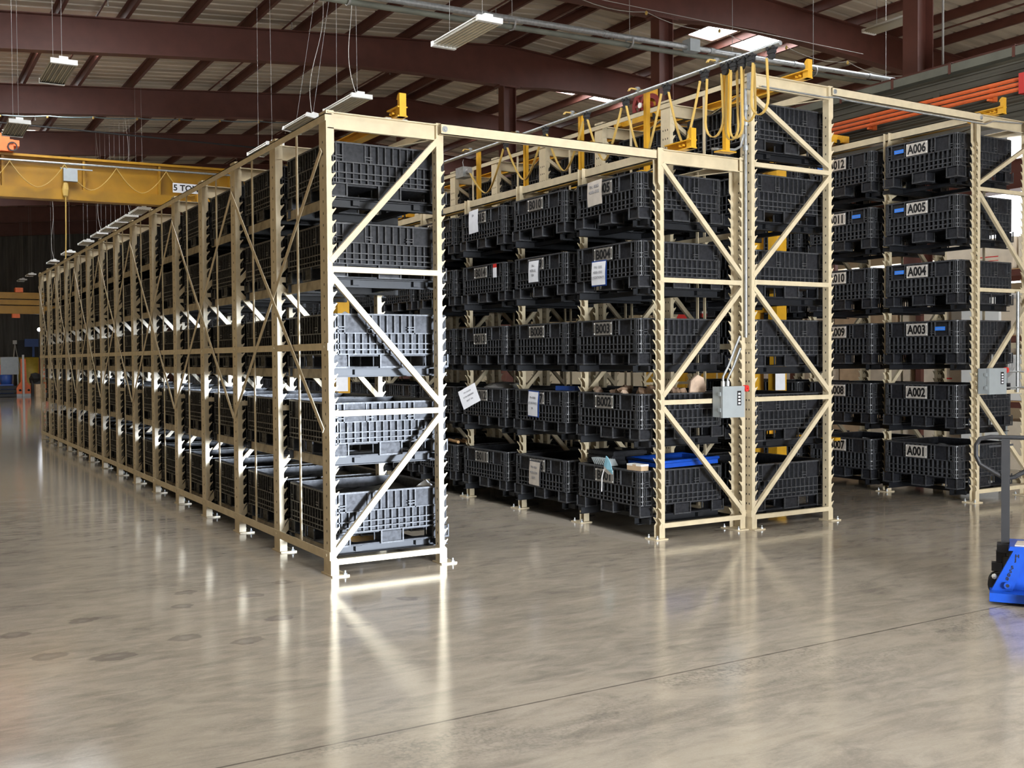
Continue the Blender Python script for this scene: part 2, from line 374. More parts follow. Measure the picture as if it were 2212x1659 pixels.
# ------------------------------------------------------------------ storage racks
PWO, PWI, PD, PITCH = 0.160, 0.082, 0.0674, 1.2688
PW = PWO
PITCH_T = 0.0955
def post_mesh(sx, H, holes, PW):
    m = MB(); t = 0.006
    poly = [(0, 0.012)]; z = 0.16; r_ = PD-0.020; prof = [(PD, 0.012), (PD, 0.13), (r_, 0.15)]
    while z < H-0.40:
        prof += [(r_, z), (r_+0.016, z+0.022), (r_+0.033, z+0.046), (r_+0.028, z+0.051), (r_+0.010, z+0.038), (r_-0.004, z+0.042), (r_-0.004, z+0.086), (r_, z+0.090)]; z += PITCH_T
    prof += [(r_, H-0.36), (PD, H-0.33), (PD, H), (0, H+0.0)]
    poly += prof
    poly = [(sx*a, b) for a, b in poly]
    for y0 in (0, PW-t): m.prism(poly, 'y', y0, y0+t)
    xs = sorted((0, sx*t)); m.box(xs[0], xs[1], t, PW-t, 0.012, H)
    if holes:
        cols = {1: (PW*0.5,), 2: (PW*0.3, PW*0.7), 3: (PW*0.25, PW*0.5, PW*0.75)}[holes]
        z = 0.16
        while z < H-0.25:
            for cyy in cols:
                a, b = sorted((-sx*0.0008, sx*t+sx*0.0008)); m.box(a, b, cyy-0.006, cyy+0.006, z, z+0.020, 1)
            z += PITCH_T
    return m.mesh('post', 'beige', 'hole')
def base_mesh(sx, PW):
    m = MB(); a, b = sorted((-sx*0.006, sx*(PD+0.075))); m.box(a, b, -0.045, PW+0.05, 0, 0.012)
    for y in (-0.022, PW+0.028): m.tube([(sx*(PD+0.045), y, 0.012), (sx*(PD+0.045), y, 0.045)], 0.008, 6, 1); m.disc((sx*(PD+0.045), y, 0.018), (0, 0, 1), 0, 0.016, 0.012, 6, 1)
    return m.mesh('base_plate', 'beige', 'galv')
RACKS = {}
def build_rack(key, label, xr, yr, sx, d, H, n, levels, top, hole_cols, girts, xbrace, topaisle=True, rear_bars=True):
    root = thing('storage_rack', label, 'rack', (xr, yr, 0)); RACKS[key] = dict(x=xr, y=yr, sx=sx, d=d, H=H, root=root)
    pmo = post_mesh(sx, H, hole_cols, PWO); bmo = base_mesh(sx, PWO); pmi = post_mesh(sx, H, 1, PWI); bmi = base_mesh(sx, PWI); X = lambda u: sx*u
    L_ = n*PITCH+PW
    for i in range(n+1):
        y = i*PITCH
        for u, pm_, bm_ in ((0, pmo, bmo), (d-PD, pmi, bmi)):
            p_ = link('post', pm_, root, (X(u), y, 0)); link('base_plate', bm_, p_)
    # frame bracing, shared between frames
    ym = PWI*0.5
    hm = []
    for z in levels: hm.append(('strut', MB().bar((X(PD*0.6), ym*0.35, z), (X(d-PD*0.5), ym*0.35, z), 0.036, 0.046).mesh('strut', 'beige')))
    zs = list(levels) + [top]
    for k in range(len(zs)-1):
        a, b = zs[k]+0.065, zs[k+1]-0.05
        u0, u1 = (0.03, d-0.055) if k % 2 == 0 else (d-0.055, 0.03)
        hm.append(('brace', MB().bar((X(u0), ym*0.35, a), (X(u1), ym*0.35, b), 0.036, 0.046).mesh('brace', 'beige')))
    cb = MB(); a, b = sorted((X(PD*0.2), X(d-PD*0.8)))
    cb.box(a, b, 0.030, 0.038, H-0.145, H-0.012); cb.box(a, b, -0.012, 0.038, H-0.020, H-0.012); cb.box(a, b, 0.0, 0.038, H-0.145, H-0.137)
    cbm = cb.mesh('cap_beam', 'beige')
    for i in range(n+1):
        for nm, me in hm: link(nm, me, root, (0, i*PITCH, 0))
        link('cap_beam', cbm, root, (0, i*PITCH, -0.045 if i else 0))
    # longitudinal members on the outer side
    for z, h in girts:
        m = MB(); a, b = sorted((X(-0.008), X(-0.001))); m.box(a, b, 0.0, L_, z-h/2, z+h/2)
        g = part('girt', m, 'beige', root)
        bm2 = MB()
        for i in range(n+1): bm2.disc((X(-0.0095), i*PITCH+PW/2, z), (1, 0, 0), 0, 0.012, 0.006, 6)
        part('bolt_row', bm2, 'beige', g)
    m = MB(); a, b = sorted((X(-0.008), X(0.05))); m.box(a, b, 0.0, L_, H-0.035, H-0.027); a, b = sorted((X(-0.008), X(0.0))); m.box(a, b, 0.0, L_, H-0.085, H-0.027); part('top_girt', m, 'beige', root)
    if topaisle:
        m = MB(); a, b = sorted((X(d-0.045), X(d-0.038))); m.box(a, b, PW, L_, H-0.095, H-0.010); a, b = sorted((X(d-0.085), X(d-0.038))); m.box(a, b, PW, L_, H-0.095, H-0.088); part('aisle_beam', m, 'beige', root)
    if rear_bars:
        vb = MB(); a, b = sorted((X(0.002), X(0.012))); vb.box(a, b, -0.017, 0.017, girts[0][0], H-0.03); vbm = vb.mesh('tie_bar', 'beige')
        for i in range(n): link('tie_bar', vbm, root, (0, i*PITCH+PITCH*0.5+PW/2, 0))
    if xbrace:
        za, zb = 1.18, 3.45; sp = 2*PITCH
        m1 = MB().bar((X(-0.014), PW/2, zb), (X(-0.014), PW/2+sp, za), 0.006, 0.046).mesh('cross_brace', 'beige')
        m2 = MB().bar((X(-0.021), PW/2, za), (X(-0.021), PW/2+sp, zb), 0.006, 0.046).mesh('cross_brace', 'beige')
        for j in range(n//2): link('cross_brace', m1, root, (0, j*sp, 0)); link('cross_brace', m2, root, (0, j*sp, 0))
    # plan bracing under the caps
    pb1 = MB().bar((X(0.06), 0.05, H-0.13), (X(d*0.5), PITCH+0.02, H-0.13), 0.030, 0.006); pb2 = MB().bar((X(d-0.09), 0.05, H-0.14), (X(d*0.5), PITCH+0.02, H-0.14), 0.030, 0.006)
    p1, p2 = pb1.mesh('plan_brace', 'beige'), pb2.mesh('plan_brace', 'beige')
    for i in range(min(n, 7)): link('plan_brace', p1, root, (0, i*PITCH, 0)); link('plan_brace', p2, root, (0, i*PITCH, 0))
    return root
H1, H2 = 3.7584, 4.6077
NC, NB, NA2, NA = 14, 14, 9, 5
build_rack('C', 'long beige steel rack row nearest the camera, cross braced along its open left side', 0, 0, 1, 1.0534, H1, NC, (0.115, 1.32, 2.487), 3.66, 1, [(0.165, 0.07), (1.862, 0.058)], True)
build_rack('B', 'beige steel rack row across the first aisle, with grey switch box on its end', 4.415, -0.0957, -1, 1.1105, H1, NB, (0.13, 1.32, 2.50), 3.66, 1, [(0.165, 0.07), (1.862, 0.058)], False)
build_rack('A2', 'tallest beige steel rack row standing back to back against the middle row', 4.4369, -0.1691, 1, 1.1689, H2, NA2, (0.13, 1.324, 2.508, 3.69), 4.42, 3, [(0.165, 0.07), (1.862, 0.058), (3.0, 0.058)], False)
build_rack('A', 'tall beige steel rack row at right edge holding the A bins', 9.19, -0.1691, -1, 1.1683, H2, NA, (0.13, 1.305, 2.53, 3.72), 4.42, 3, [(0.165, 0.07), (1.862, 0.058)], False)

# ------------------------------------------------------------------ bins and trays
BW, BH = 1.078, 0.455
RC = 0.055
RIBZ = (0.112, 0.150, 0.200, 0.287)
def wall_mesh():
    m = MB(); D = BW/2; zb = 0.112; E_ = D-RC
    o0, o1 = -D, -D+0.046
    m.box(-E_-0.02, E_+0.02, -D+0.042, -D+0.056, zb, BH-0.004)
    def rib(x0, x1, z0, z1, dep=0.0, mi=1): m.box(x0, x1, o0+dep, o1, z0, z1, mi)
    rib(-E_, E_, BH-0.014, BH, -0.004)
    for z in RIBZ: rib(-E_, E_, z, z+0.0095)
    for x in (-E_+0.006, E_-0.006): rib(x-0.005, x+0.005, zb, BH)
    for s in (-1, 1):
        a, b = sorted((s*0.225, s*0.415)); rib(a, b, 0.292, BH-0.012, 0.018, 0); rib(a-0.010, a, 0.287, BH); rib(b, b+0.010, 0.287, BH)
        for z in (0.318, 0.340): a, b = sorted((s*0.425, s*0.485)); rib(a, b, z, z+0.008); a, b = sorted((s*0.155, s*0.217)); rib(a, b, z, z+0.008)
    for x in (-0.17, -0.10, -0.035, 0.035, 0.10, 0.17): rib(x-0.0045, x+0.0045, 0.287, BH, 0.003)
    for k in range(15):
        x = -0.455+k*0.065; rib(x-0.0045, x+0.0045, zb, 0.287, 0.002)
    # rounded ribbed corner at the right-hand end
    cx, cy_ = E_, -E_; N_ = 6
    def arc(r): return [(cx+r*math.sin(a*math.pi/2/N_), cy_-r*math.cos(a*math.pi/2/N_)) for a in range(N_+1)]
    def shell(r0, r1, z0, z1, mi):
        A, B_ = arc(r0), arc(r1); n = N_+1
        vs = [(x, y, z0) for x, y in A]+[(x, y, z0) for x, y in B_]+[(x, y, z1) for x, y in A]+[(x, y, z1) for x, y in B_]; fs = []
        for i in range(N_):
            fs += [(i, i+1, n+i+1, n+i), (2*n+i, 3*n+i, 3*n+i+1, 2*n+i+1), (n+i, n+i+1, 3*n+i+1, 3*n+i), (i, 2*n+i, 2*n+i+1, i+1)]
        m.add(vs, fs, mi)
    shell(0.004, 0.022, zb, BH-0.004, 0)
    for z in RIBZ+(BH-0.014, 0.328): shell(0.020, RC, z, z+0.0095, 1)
    for a in (18, 45, 72):
        th = math.radians(a); d_ = Vector((math.sin(th), -math.cos(th), 0)); c_ = Vector((cx, cy_, 0))
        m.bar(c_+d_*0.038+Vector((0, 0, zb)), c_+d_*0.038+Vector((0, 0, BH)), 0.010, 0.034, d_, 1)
    return m.mesh('side_wall', 'plastic', 'plasticlit')
def base_bin_mesh():
    m = MB(); D = BW/2
    m.box(-D+0.03, D-0.03, -D+0.03, D-0.03, 0.098, 0.122)
    for xi in (-1, 0, 1):
        for yi in (-1, 0, 1):
            wx = 0.075 if xi else 0.10; wy = 0.075 if yi else 0.10; cx, cy_ = xi*(D-0.078), yi*(D-0.078)
            m.box(cx-wx+0.010, cx+wx-0.010, cy_-wy+0.010, cy_+wy-0.010, 0.015, 0.10)
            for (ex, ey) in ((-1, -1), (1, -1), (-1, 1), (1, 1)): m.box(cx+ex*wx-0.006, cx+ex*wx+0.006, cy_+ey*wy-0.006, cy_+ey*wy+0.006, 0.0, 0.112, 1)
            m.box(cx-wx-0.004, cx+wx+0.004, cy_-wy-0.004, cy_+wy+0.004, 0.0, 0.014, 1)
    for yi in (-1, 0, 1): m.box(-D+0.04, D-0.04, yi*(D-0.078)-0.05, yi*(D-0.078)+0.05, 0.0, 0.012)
    return m.mesh('bin_base', 'plastic', 'plasticlit')
WM, BM = wall_mesh(), base_bin_mesh()
rail_m = MB()
rail_m.box(-0.56, 0.52, -0.03, -0.022, -0.075, -0.002); rail_m.box(-0.56, 0.52, -0.03, 0.025, -0.010, -0.002); rail_m.box(-0.56, 0.52, -0.03, 0.025, -0.075, -0.068)
RAILM = rail_m.mesh('rail', 'tray')
cbar = MB(); cbar.box(-0.03, 0.03, -0.48, 0.48, -0.055, -0.012); CBARM = cbar.mesh('cross_bar', 'tray')
REARM = MB().box(-0.006, 0.006, -0.535, 0.535, -0.085, -0.005).mesh('rear_angle', 'trayrear')
def hook_mesh(sx, s_):
    m = MB(); a, b = sorted((sx*-0.015, sx*0.014)); c, d_ = sorted((s_*0.48, s_*0.551)); m.box(a, b, c, d_, -0.055, -0.012)
    a, b = sorted((sx*0.016, sx*0.040)); c, d_ = sorted((s_*0.48, s_*0.605)); m.box(a, b, c, d_, -0.060, -0.012); return m.mesh('hook', 'tray')
HOOKM = {(a, b): hook_mesh(a, b) for a in (-1, 1) for b in (-1, 1)}
PLATE = MB(); PLATE.box(-0.155, 0.155, -0.004, 0, -0.063, 0.063)
PLATE_ME = {}
def plate_mesh(m):
    if m not in PLATE_ME:
        p_ = MB(); p_.box(-0.155, 0.155, -0.004, 0, -0.065, 0.065)
        for a in (-0.142, 0.142):
            for b in (-0.052, 0.052): p_.disc((a, -0.005, b), (0, 1, 0), 0, 0.007, 0.004, 8, 1)
        PLATE_ME[m] = p_.mesh('label_plate', m, 'whitepaint')
    return PLATE_ME[m]
CONTENT = {}
def content_mesh(kind):
    k = kind
    if k in CONTENT: return CONTENT[k]
    m = MB(); nx = 9; D = BW/2-0.05
    vs = [(-D+2*D*i/(nx-1), -D+2*D*j/(nx-1), random.uniform(-0.02, 0.03)) for j in range(nx) for i in range(nx)]
    fs = [(j*nx+i, j*nx+i+1, (j+1)*nx+i+1, (j+1)*nx+i) for j in range(nx-1) for i in range(nx-1)]
    m.add(vs, fs); CONTENT[k] = m.mesh('contents', kind); return CONTENT[k]
TIERS_L = [0.195, 0.945, 1.685, 2.437, 3.10]
TIERS_H = [0.145, 0.875, 1.65, 2.37, 3.15, 3.88]
ROWNAME = {'C': 'left row', 'B': 'middle row', 'A2': 'tallest row', 'A': 'right row'}
BINS = {}
def place_bin(key, bay, tier, plate=None, note=None, plate_mat='plate', pz=0.365, content=None, tray=True, dh=0.0):
    R = RACKS[key]; sx = R['sx']; tz = TIERS_L if key in 'CB' else TIERS_H
    u = R['d']+0.110-BW/2+random.uniform(-0.008, 0.008); x = R['x']+sx*u; y = R['y']+bay*PITCH+PWO+(PITCH-PWO)/2+random.uniform(-0.003, 0.003); z = tz[tier]
    where = '%s tier, %s bay, %s' % (ORD[tier], ORD[bay], ROWNAME[key])
    lab = ('black bin '+note+', ' if note else 'black ribbed plastic bin, ')+where
    if plate and not note: lab = 'black ribbed plastic bin with plate %s, %s' % (plate, where)
    b = thing('bulk_bin', lab, 'bin', (x, y, z), (0, 0, random.uniform(-0.003, 0.003)), 'black bulk bins in the racks'); BINS[(key, bay, tier)] = b
    if key in ('A', 'A2'): b.scale = (1, 1, 1.16 if key == 'A' else 1.08)
    link('bin_base', BM, b)
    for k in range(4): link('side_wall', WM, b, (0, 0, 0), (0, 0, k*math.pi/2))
    if plate:
        pl = link('label_plate', plate_mesh(plate_mat), b, (-sx_face(sx)*0, 0, 0)); pl.location = (-BW/2-0.006, 0.03, pz); pl.rotation_euler = (0, 0, -math.pi/2)
        link('lettering', text_mesh(plate, 0.128, 'ink', 0.0045, 0.95), pl, (0, -0.0048, -0.004), (math.pi/2, 0, 0))
    if content:
        c = link('contents', content_mesh(content), b, (0, 0, BH-0.09+dh)); c['kind'] = 'stuff'
    if tray:
        t = thing('load_tray', 'dark steel load tray under the bin, '+where, 'tray', (x, y, z), (0, 0, 0), 'steel load trays under the bins')
        for s in (-1, 1):
            r = link('rail', RAILM, t, (0, s*0.455, 0), (0, 0, 0 if s > 0 else math.pi))
            for uu in (R['d']-PD,):
                xx = R['x']+sx*(uu+PD)-x
                link('hook', HOOKM[(sx, s)], t, (xx, 0, 0))
        for dx in (-0.28, 0.28): link('cross_bar', CBARM, t, (dx, 0, 0))
        if key == 'C': link('rear_angle', REARM, t, (R['x']+0.10-x, 0, 0))
    return b
def sx_face(s): return s
for bay in range(NC):
    for tier in range(5): place_bin('C', bay, tier, content='scrap' if tier < 2 and bay < 9 else None)
Bplates = {(0, 0): 'B001', (0, 1): 'B002', (0, 2): 'B003', (0, 3): 'B004', (0, 4): 'B005', (1, 0): 'B006', (1, 1): 'B007', (1, 2): 'B008', (1, 3): 'B009', (1, 4): 'B010',
           (2, 0): 'B011', (2, 1): 'B012', (2, 2): 'B013', (2, 3): 'B014', (2, 4): 'B015', (3, 0): 'B016', (3, 1): 'B017', (3, 2): 'B018', (3, 3): 'B019', (3, 4): 'B020'}
Bnotes = {(0, 4): 'with tan paper covering its plate', (1, 0): 'with plastic sleeve half over its plate', (1, 1): 'with blue edged paper on its front', (1, 3): 'with white paper hiding its plate',
          (2, 1): 'with loose white sheet over its plate', (2, 4): 'with white sheet beside a 5', (3, 0): 'with yellow scrap on top', (3, 1): 'half hidden behind the near post', (3, 2): 'showing only its right half',
          (3, 3): 'cut off by the near post', (3, 4): 'with only its plate edge showing'}
for bay in range(NB):
    for tier in range(5):
        pz = 0.31 if (bay, tier) == (2, 2) else 0.365
        place_bin('B', bay, tier, Bplates.get((bay, tier)), Bnotes.get((bay, tier)), 'plate', pz, 'scrap' if tier < 2 and bay < 4 else None)
for bay in range(NA2):
    for tier in range(6):
        place_bin('A2', bay, tier)
for bay in range(NA-1):
    for tier in range(6):
        pl = 'A%03d' % (bay*6+tier+1) if bay < 2 else None
        b = place_bin('A', bay, tier, pl, None, 'plateA', 0.365, 'scrap' if tier == 0 else None)
        if (bay, tier) in ((0, 5), (0, 4), (0, 3), (0, 2), (1, 5), (1, 4)):
            side = -1 if (bay, tier) in ((0, 2), (1, 4)) else 1
            tp = MB(); tp.box(-0.07, 0.07, -0.002, 0, -0.020, 0.020); o = part('tape_strip', tp, 'bluetape', b, (-BW/2-0.002, side*0.30, 0.37), (random.uniform(-.05, .05), 0, -math.pi/2)); o['label'] = 'strip of blue painter\'s tape'
            link('tape_writing', text_mesh('~~~~', 0.05, 'greyink', 0, 1.0), o, (0, -0.0028, 0), (math.pi/2, 0, 0))

# ------------------------------------------------------------------ tie beams, crane rails, end stops
def tie_beam(label, x0, x1, y, z):
    t = thing('tie_beam', label, 'beam', (x0, y, z)); L_ = x1-x0
    m = MB(); m.box(0, L_, -0.006, 0.0, -0.045, 0.045); m.box(0, L_, -0.006, 0.045, 0.039, 0.045); m.box(0, L_, -0.006, 0.045, -0.045, -0.039); part('channel', m, 'beige', t)
    for xx in (0.035, L_-0.035):
        b = MB(); b.disc((xx, -0.012, 0.0), (0, 1, 0), 0, 0.016, 0.014, 6); b.disc((xx, -0.008, 0), (0, 1, 0), 0, 0.026, 0.004, 16); part('bolt', b, 'galv', t)
    return t
tie_beam('beige channel tying the left rack top to the middle rack', 1.0, 3.40, -0.062, H1-0.06)
tie_beam('beige channel tying the tallest rack top to the right rack', 5.57, 8.10, -0.19, H2-0.06)
def crane_rail(label, x, y0, y1, z):
    t = thing('crane_rail', label, 'rail', (x, 0, z))
    m = MB(); zo = -0.045
    for (a, b, o) in ((0.10, y1, zo+0.002), (y0, 0.10, 0.0)):
        m.box(-0.045, 0.045, a, b, o, o+0.010); m.box(-0.005, 0.005, a, b, o+0.010, o+0.075); m.box(-0.045, 0.045, a, b, o+0.075, o+0.085)
    part('rail_beam', m, 'yellow', t)
    e = MB(); e.prism([(y0-0.005, 0.0), (y0+0.07, 0.0), (y0+0.07, 0.09), (y0+0.035, 0.10), (y0+0.035, 0.14), (y0+0.055, 0.145), (y0+0.04, 0.175), (y0+0.015, 0.195), (y0-0.005, 0.19)], 'x', -0.030, 0.030); part('end_stop', e, 'yellow', t)
    b = MB()
    for k in (0.10, 0.15): b.tube([(-0.05, y0+k, 0.04), (0.05, y0+k, 0.04)], 0.010, 6)
    part('bolt', b, 'yellow', t)
    pl = MB(); pl.box(-0.10, 0.10, 0.0, 0.03, 0.001, 0.009); part('clip', pl, 'galv', t); return t
crane_rail('yellow crane rail with end stop on top of the left rack', 0.62, -0.12, NC*PITCH, H1-0.011)
crane_rail('yellow crane rail with end stop on top of the middle rack', 3.585, -0.28, NB*PITCH, H1-0.011)
crane_rail('yellow crane rail with end stop on top of the tallest rack', 5.10, -0.32, NA2*PITCH, H2-0.011)
crane_rail('yellow crane rail with end stop on top of the right rack', 8.32, -0.32, NA*PITCH, H2-0.011)

# ------------------------------------------------------------------ festoon track above the middle rack
FX, FZ = 3.90, 4.575
t = thing('festoon_track', 'grey festoon pipe on yellow posts with hanging yellow cable loops', 'cable track', (FX, 0, 0))
m = MB(); m.tube([(0, -1.10, FZ), (0, 9.3, FZ)], 0.022, 10); part('track_pipe', m, 'galv', t)
sp_m = MB(); sp_m.box(-0.026, 0.026, -0.004, 0.004, 0, 0.86); sp_m.box(-0.026, -0.019, -0.004, 0.045, 0, 0.86); sp_m.box(-0.13, 0.07, -0.05, 0.05, -0.012, 0.0)
SPM = sp_m.mesh('support_post', 'yellow')
arm = MB(); arm.bar((0.02, 0, 0.86), (-0.24, 0, 0.86), 0.03, 0.012); arm.bar((-0.24, 0, 0.86), (-0.26, 0, 0.83), 0.03, 0.012); ARM = arm.mesh('bracket', 'cableyellow')
cl = MB(); cl.box(-0.016, 0.016, -0.014, 0.014, -0.035, 0.05); cl.disc((0, 0, 0.03), (1, 0, 0), 0, 0.020, 0.045, 8); CLM = cl.mesh('clamp', 'galv')
for y in (-0.255, 0.985, 2.225, 3.465, 4.705, 5.945, 7.185, 8.425):
    p_ = link('support_post', SPM, t, (0.14, y, H1-0.0)); link('bracket', ARM, p_, (0, 0, 0)); link('clamp', CLM, p_, (-0.14, 0, FZ-H1+0.02))
tr = MB(); tr.box(-0.018, 0.018, -0.042, 0.042, -0.068, -0.030); tr.disc((0, -0.035, -0.018), (1, 0, 0), 0, 0.018, 0.05, 10); tr.disc((0, 0.035, -0.018), (1, 0, 0), 0, 0.018, 0.05, 10); tr.disc((0, 0, -0.085), (1, 0, 0), 0.0, 0.036, 0.030, 12)
TRM = tr.mesh('trolley', 'blackmetal')
TY = [3.747, 2.806, 1.933, 1.19, 0.499, -0.083, -0.38, -0.495, -0.607, -0.724, -0.99]
TB = [4.00, 3.97, 3.96, 3.85, 3.90, 3.89, 3.83, 3.82, 3.96, 3.98]
for y in TY: link('trolley', TRM, t, (0, y, FZ))
TYB = [4.75] + TY; TBB = [3.97] + TB
def loop_pts(y0, y1, zt0, zt1, zb, n=25, xo=0.0):
    out = []; wid = abs(y1-y0); mid = (y0+y1)/2; sg = -1 if y1 < y0 else 1
    for i in range(n):
        s = i/(n-1); q = 2*s-1; zt = zt0 if s < 0.5 else zt1
        if wid > 0.35: out.append((xo+0.02*math.sin(6*s), y0+(y1-y0)*s, zb+(zt-zb)*abs(q)**1.9))
        else:
            a = abs(q); r = wid*0.62
            if a < 0.4: th = a/0.4*math.pi/2; yy = math.sin(th)*r; zz = zb+r*(1-math.cos(th))*1.3
            else: f_ = (a-0.4)/0.6; yy = r+(wid/2-r)*f_; zz = zb+r*1.3+(zt-zb-r*1.3)*f_
            out.append((xo, mid+sg*(1 if q > 0 else -1)*yy, zz))
    return out
for k in range(len(TYB)-1):
    y0, y1 = TYB[k]-0.045, TYB[k+1]+0.045
    if y0 - y1 < 0.12: mid = (y0+y1)/2; y0, y1 = mid+0.07, mid-0.07
    m = MB(); zt0 = FZ-0.10 if k else 4.30
    m.strip(loop_pts(y0, y1, zt0, FZ-0.10, TBB[k], 21, random.uniform(-.03, .03)), (1, 0, 0), 0.026, 0.009); part('cable_loop', m, 'cableyellow', t)
m = MB(); m.box(-0.07, 0.07, -0.11, 0.11, -0.07, 0.07); jb = part('junction_box', m, 'galv', t, (0, 4.90, FZ-0.24)); m = MB(); m.tube([(0, 0, 0.07), (0, 0.03, 0.15), (0, 0, 0.20), (0, -0.03, 0.15)], 0.006, 6); m.disc((0, -0.14, 0), (0, 1, 0), 0, 0.04, 0.07, 10); part('hanger_hook', m, 'wire', jb)

# ------------------------------------------------------------------ stacker cranes in the two aisles
def stacker(label, xa, xb, zr, y, xm, zlow, reel=False):
    t = thing('stacker_crane', label, 'crane', (0, y, 0))
    for dy_ in (-0.30, 0.30):
        m = MB(); m.box(xa-0.1, xb+0.1, dy_-0.05, dy_+0.05, zr+0.08, zr+0.19); part('bridge_beam', m, 'yellow', t)
    for x in (xa, xb):
        m = MB(); m.box(x-0.06, x+0.06, -0.45, 0.45, zr+0.07, zr+0.16); e = part('end_truck', m, 'yellow', t)
        for s in (-1, 1): w = MB(); w.disc((x, s*0.36, zr+0.085), (1, 0, 0), 0, 0.040, 0.14, 14); part('wheel', w, 'blackmetal', e)
    for dy_, w_ in ((-0.12, 0.16), (0.28, 0.10)):
        m = MB(); m.box(xm-0.09, xm+0.09, dy_-w_/2, dy_+w_/2, zlow, zr+0.12); part('mast', m, 'yellow', t)
    z = zlow+0.15
    while z < zr: m = MB(); m.box(xm-0.03, xm+0.03, -0.12, 0.28, z, z+0.06); part('rung', m, 'yellow', t); z += 0.62
    m = MB(); m.box(xm-0.35, xm+0.35, -0.10, 0.30, zlow+0.30, zlow+0.42); c = part('carriage', m, 'yellow', t)
    for s in (-1, 1): f = MB(); f.box(xm+s*0.25-0.05, xm+s*0.25+0.05, -0.95, -0.10, zlow+0.30, zlow+0.34); part('fork', f, 'yellow', c)
    m = MB(); m.box(xm-0.16, xm+0.16, -0.18, 0.22, zr+0.19, zr+0.30); part('hoist', m, 'yellow', t)
    if reel:
        r = MB(); xr_ = xa+0.16; m = MB(); m.box(xr_+0.06, xr_+0.09, -0.06, 0.06, zr+0.16, zr+0.55); m.box(xr_-0.02, xr_+0.09, -0.5, 0.3, zr+0.16, zr+0.19); part('reel_bracket', m, 'yellow', t)
        r.disc((xr_-0.05, 0.0, zr+0.30), (1, 0, 0), 0.0, 0.07, 0.14, 16); r.disc((xr_+0.03, 0, zr+0.30), (1, 0, 0), 0.11, 0.17, 0.02, 24); r.disc((xr_-0.13, 0, zr+0.30), (1, 0, 0), 0.11, 0.17, 0.02, 24)
        for k in range(6):
            a = k*math.pi/3; r.bar((xr_-0.13, 0, zr+0.30), (xr_-0.13, math.cos(a)*0.12, zr+0.30+math.sin(a)*0.12), 0.03, 0.02, (1, 0, 0))
        rl = part('cable_reel', r, 'reelred', t); h = MB(); h.disc((xr_-0.14, 0, zr+0.30), (1, 0, 0), 0, 0.035, 0.03, 12); part('hub', h, 'whitepaint', rl)
    p_ = MB(); p_.box(xm-0.13, xm+0.05, -0.215, -0.21, 1.30, 1.58); part('notice', p_, 'paper', t)
    return t
stacker('yellow stacker crane in the first aisle, glimpsed through the left rack', 0.62, 3.585, H1, 6.4, 2.62, 0.55)
stacker('yellow stacker crane with red cable reel in the second aisle', 5.10, 8.32, H2, 2.50, 7.35, 0.35, True)

# ------------------------------------------------------------------ switch boxes and conduits
def switch_box(label, x, y, z, w, h):
    t = thing('switch_box', label, 'switch box', (x, y, z))
    m = MB(); m.box(-w/2, w/2, -0.14, 0, -h/2, h/2); m.box(-w/2-0.004, w/2+0.004, -0.15, -0.12, -h/2-0.004, h/2+0.004); part('enclosure', m, 'boxgrey', t)
    m = MB(); m.box(w*0.16, w*0.34, -0.153, -0.150, -h*0.12, h*0.36); d_ = part('rating_label', m, 'ink', t)
    m = MB()
    for k in range(4): m.box(w*0.20, w*0.30, -0.155, -0.153, -h*0.08+k*h*0.105, -h*0.02+k*h*0.105)
    part('label_print', m, 'paper', d_)
    m = MB(); m.bar((w/2, -0.07, h*0.30), (w/2+0.06, -0.10, h*0.44), 0.05, 0.05); m.disc((w/2+0.055, -0.11, h*0.43), (0.2, -1, 0), 0.008, 0.034, 0.04, 10); part('handle', m, 'redpaint', t)
    m = MB(); m.box(-w/2-0.012, -w/2, -0.12, -0.09, h*0.2, h*0.32); m.box(-w/2-0.012, -w/2, -0.12, -0.09, -h*0.32, -h*0.2); part('hinge', m, 'boxgrey', t)
    return t
def conduit(label, pts, r=0.013, clips=()):
    t = thing('conduit', label, 'conduit', (0, 0, 0)); m = MB(); m.tube(pts, r, 8); part('pipe', m, 'galv', t)
    for c in clips: k = MB(); k.disc(c, (0, 0, 1), 0, r*1.7, 0.05, 8); part('coupling', k, 'galv', t)
    return t
switch_box('grey switch box with red handle on the end of the middle rack', 4.105, -0.115, 1.312, 0.28, 0.30)
conduit('pair bend of silver conduit above the middle switch box, left one', [(4.06, -0.16, 1.465), (4.06, -0.16, 1.56), (4.13, -0.16, 1.66), (4.24, -0.15, 1.86), (4.30, -0.145, 1.96)], 0.012, ((4.06, -0.16, 1.49),))
conduit('pair bend of silver conduit above the middle switch box, right one', [(4.12, -0.16, 1.465), (4.12, -0.16, 1.54), (4.20, -0.16, 1.66), (4.30, -0.15, 1.84)], 0.012, ((4.12, -0.16, 1.49),))
conduit('vertical silver conduit up the seam between the two back to back racks', [(4.395, -0.13, 1.95), (4.395, -0.13, 4.30), (4.395, -0.13, 4.44)], 0.016, ((4.395, -0.13, 3.85), (4.395, -0.13, 4.1), (4.395, -0.13, 4.25)))
conduit('silver conduit curving off the middle rack cap to the seam', [(3.95, -0.13, 3.80), (4.25, -0.13, 3.82), (4.33, -0.13, 3.86), (4.365, -0.14, 3.98)], 0.013)
conduit('thin silver conduit along the tall rack cap and its tie beam', [(4.55, -0.20, 4.47), (5.45, -0.20, 4.47), (5.62, -0.215, 4.485), (5.75, -0.22, 4.47), (8.10, -0.22, 4.47), (8.25, -0.23, 4.52), (8.8, -0.23, 4.55)], 0.009)
m = MB(); m.box(-0.035, 0.035, -0.05, 0.0, -0.08, 0.08); tag(part('pull_box', m, 'galv', None, (4.405, -0.175, 4.50)), 'small silver conduit fitting at the top of the tallest rack post', 'conduit box')
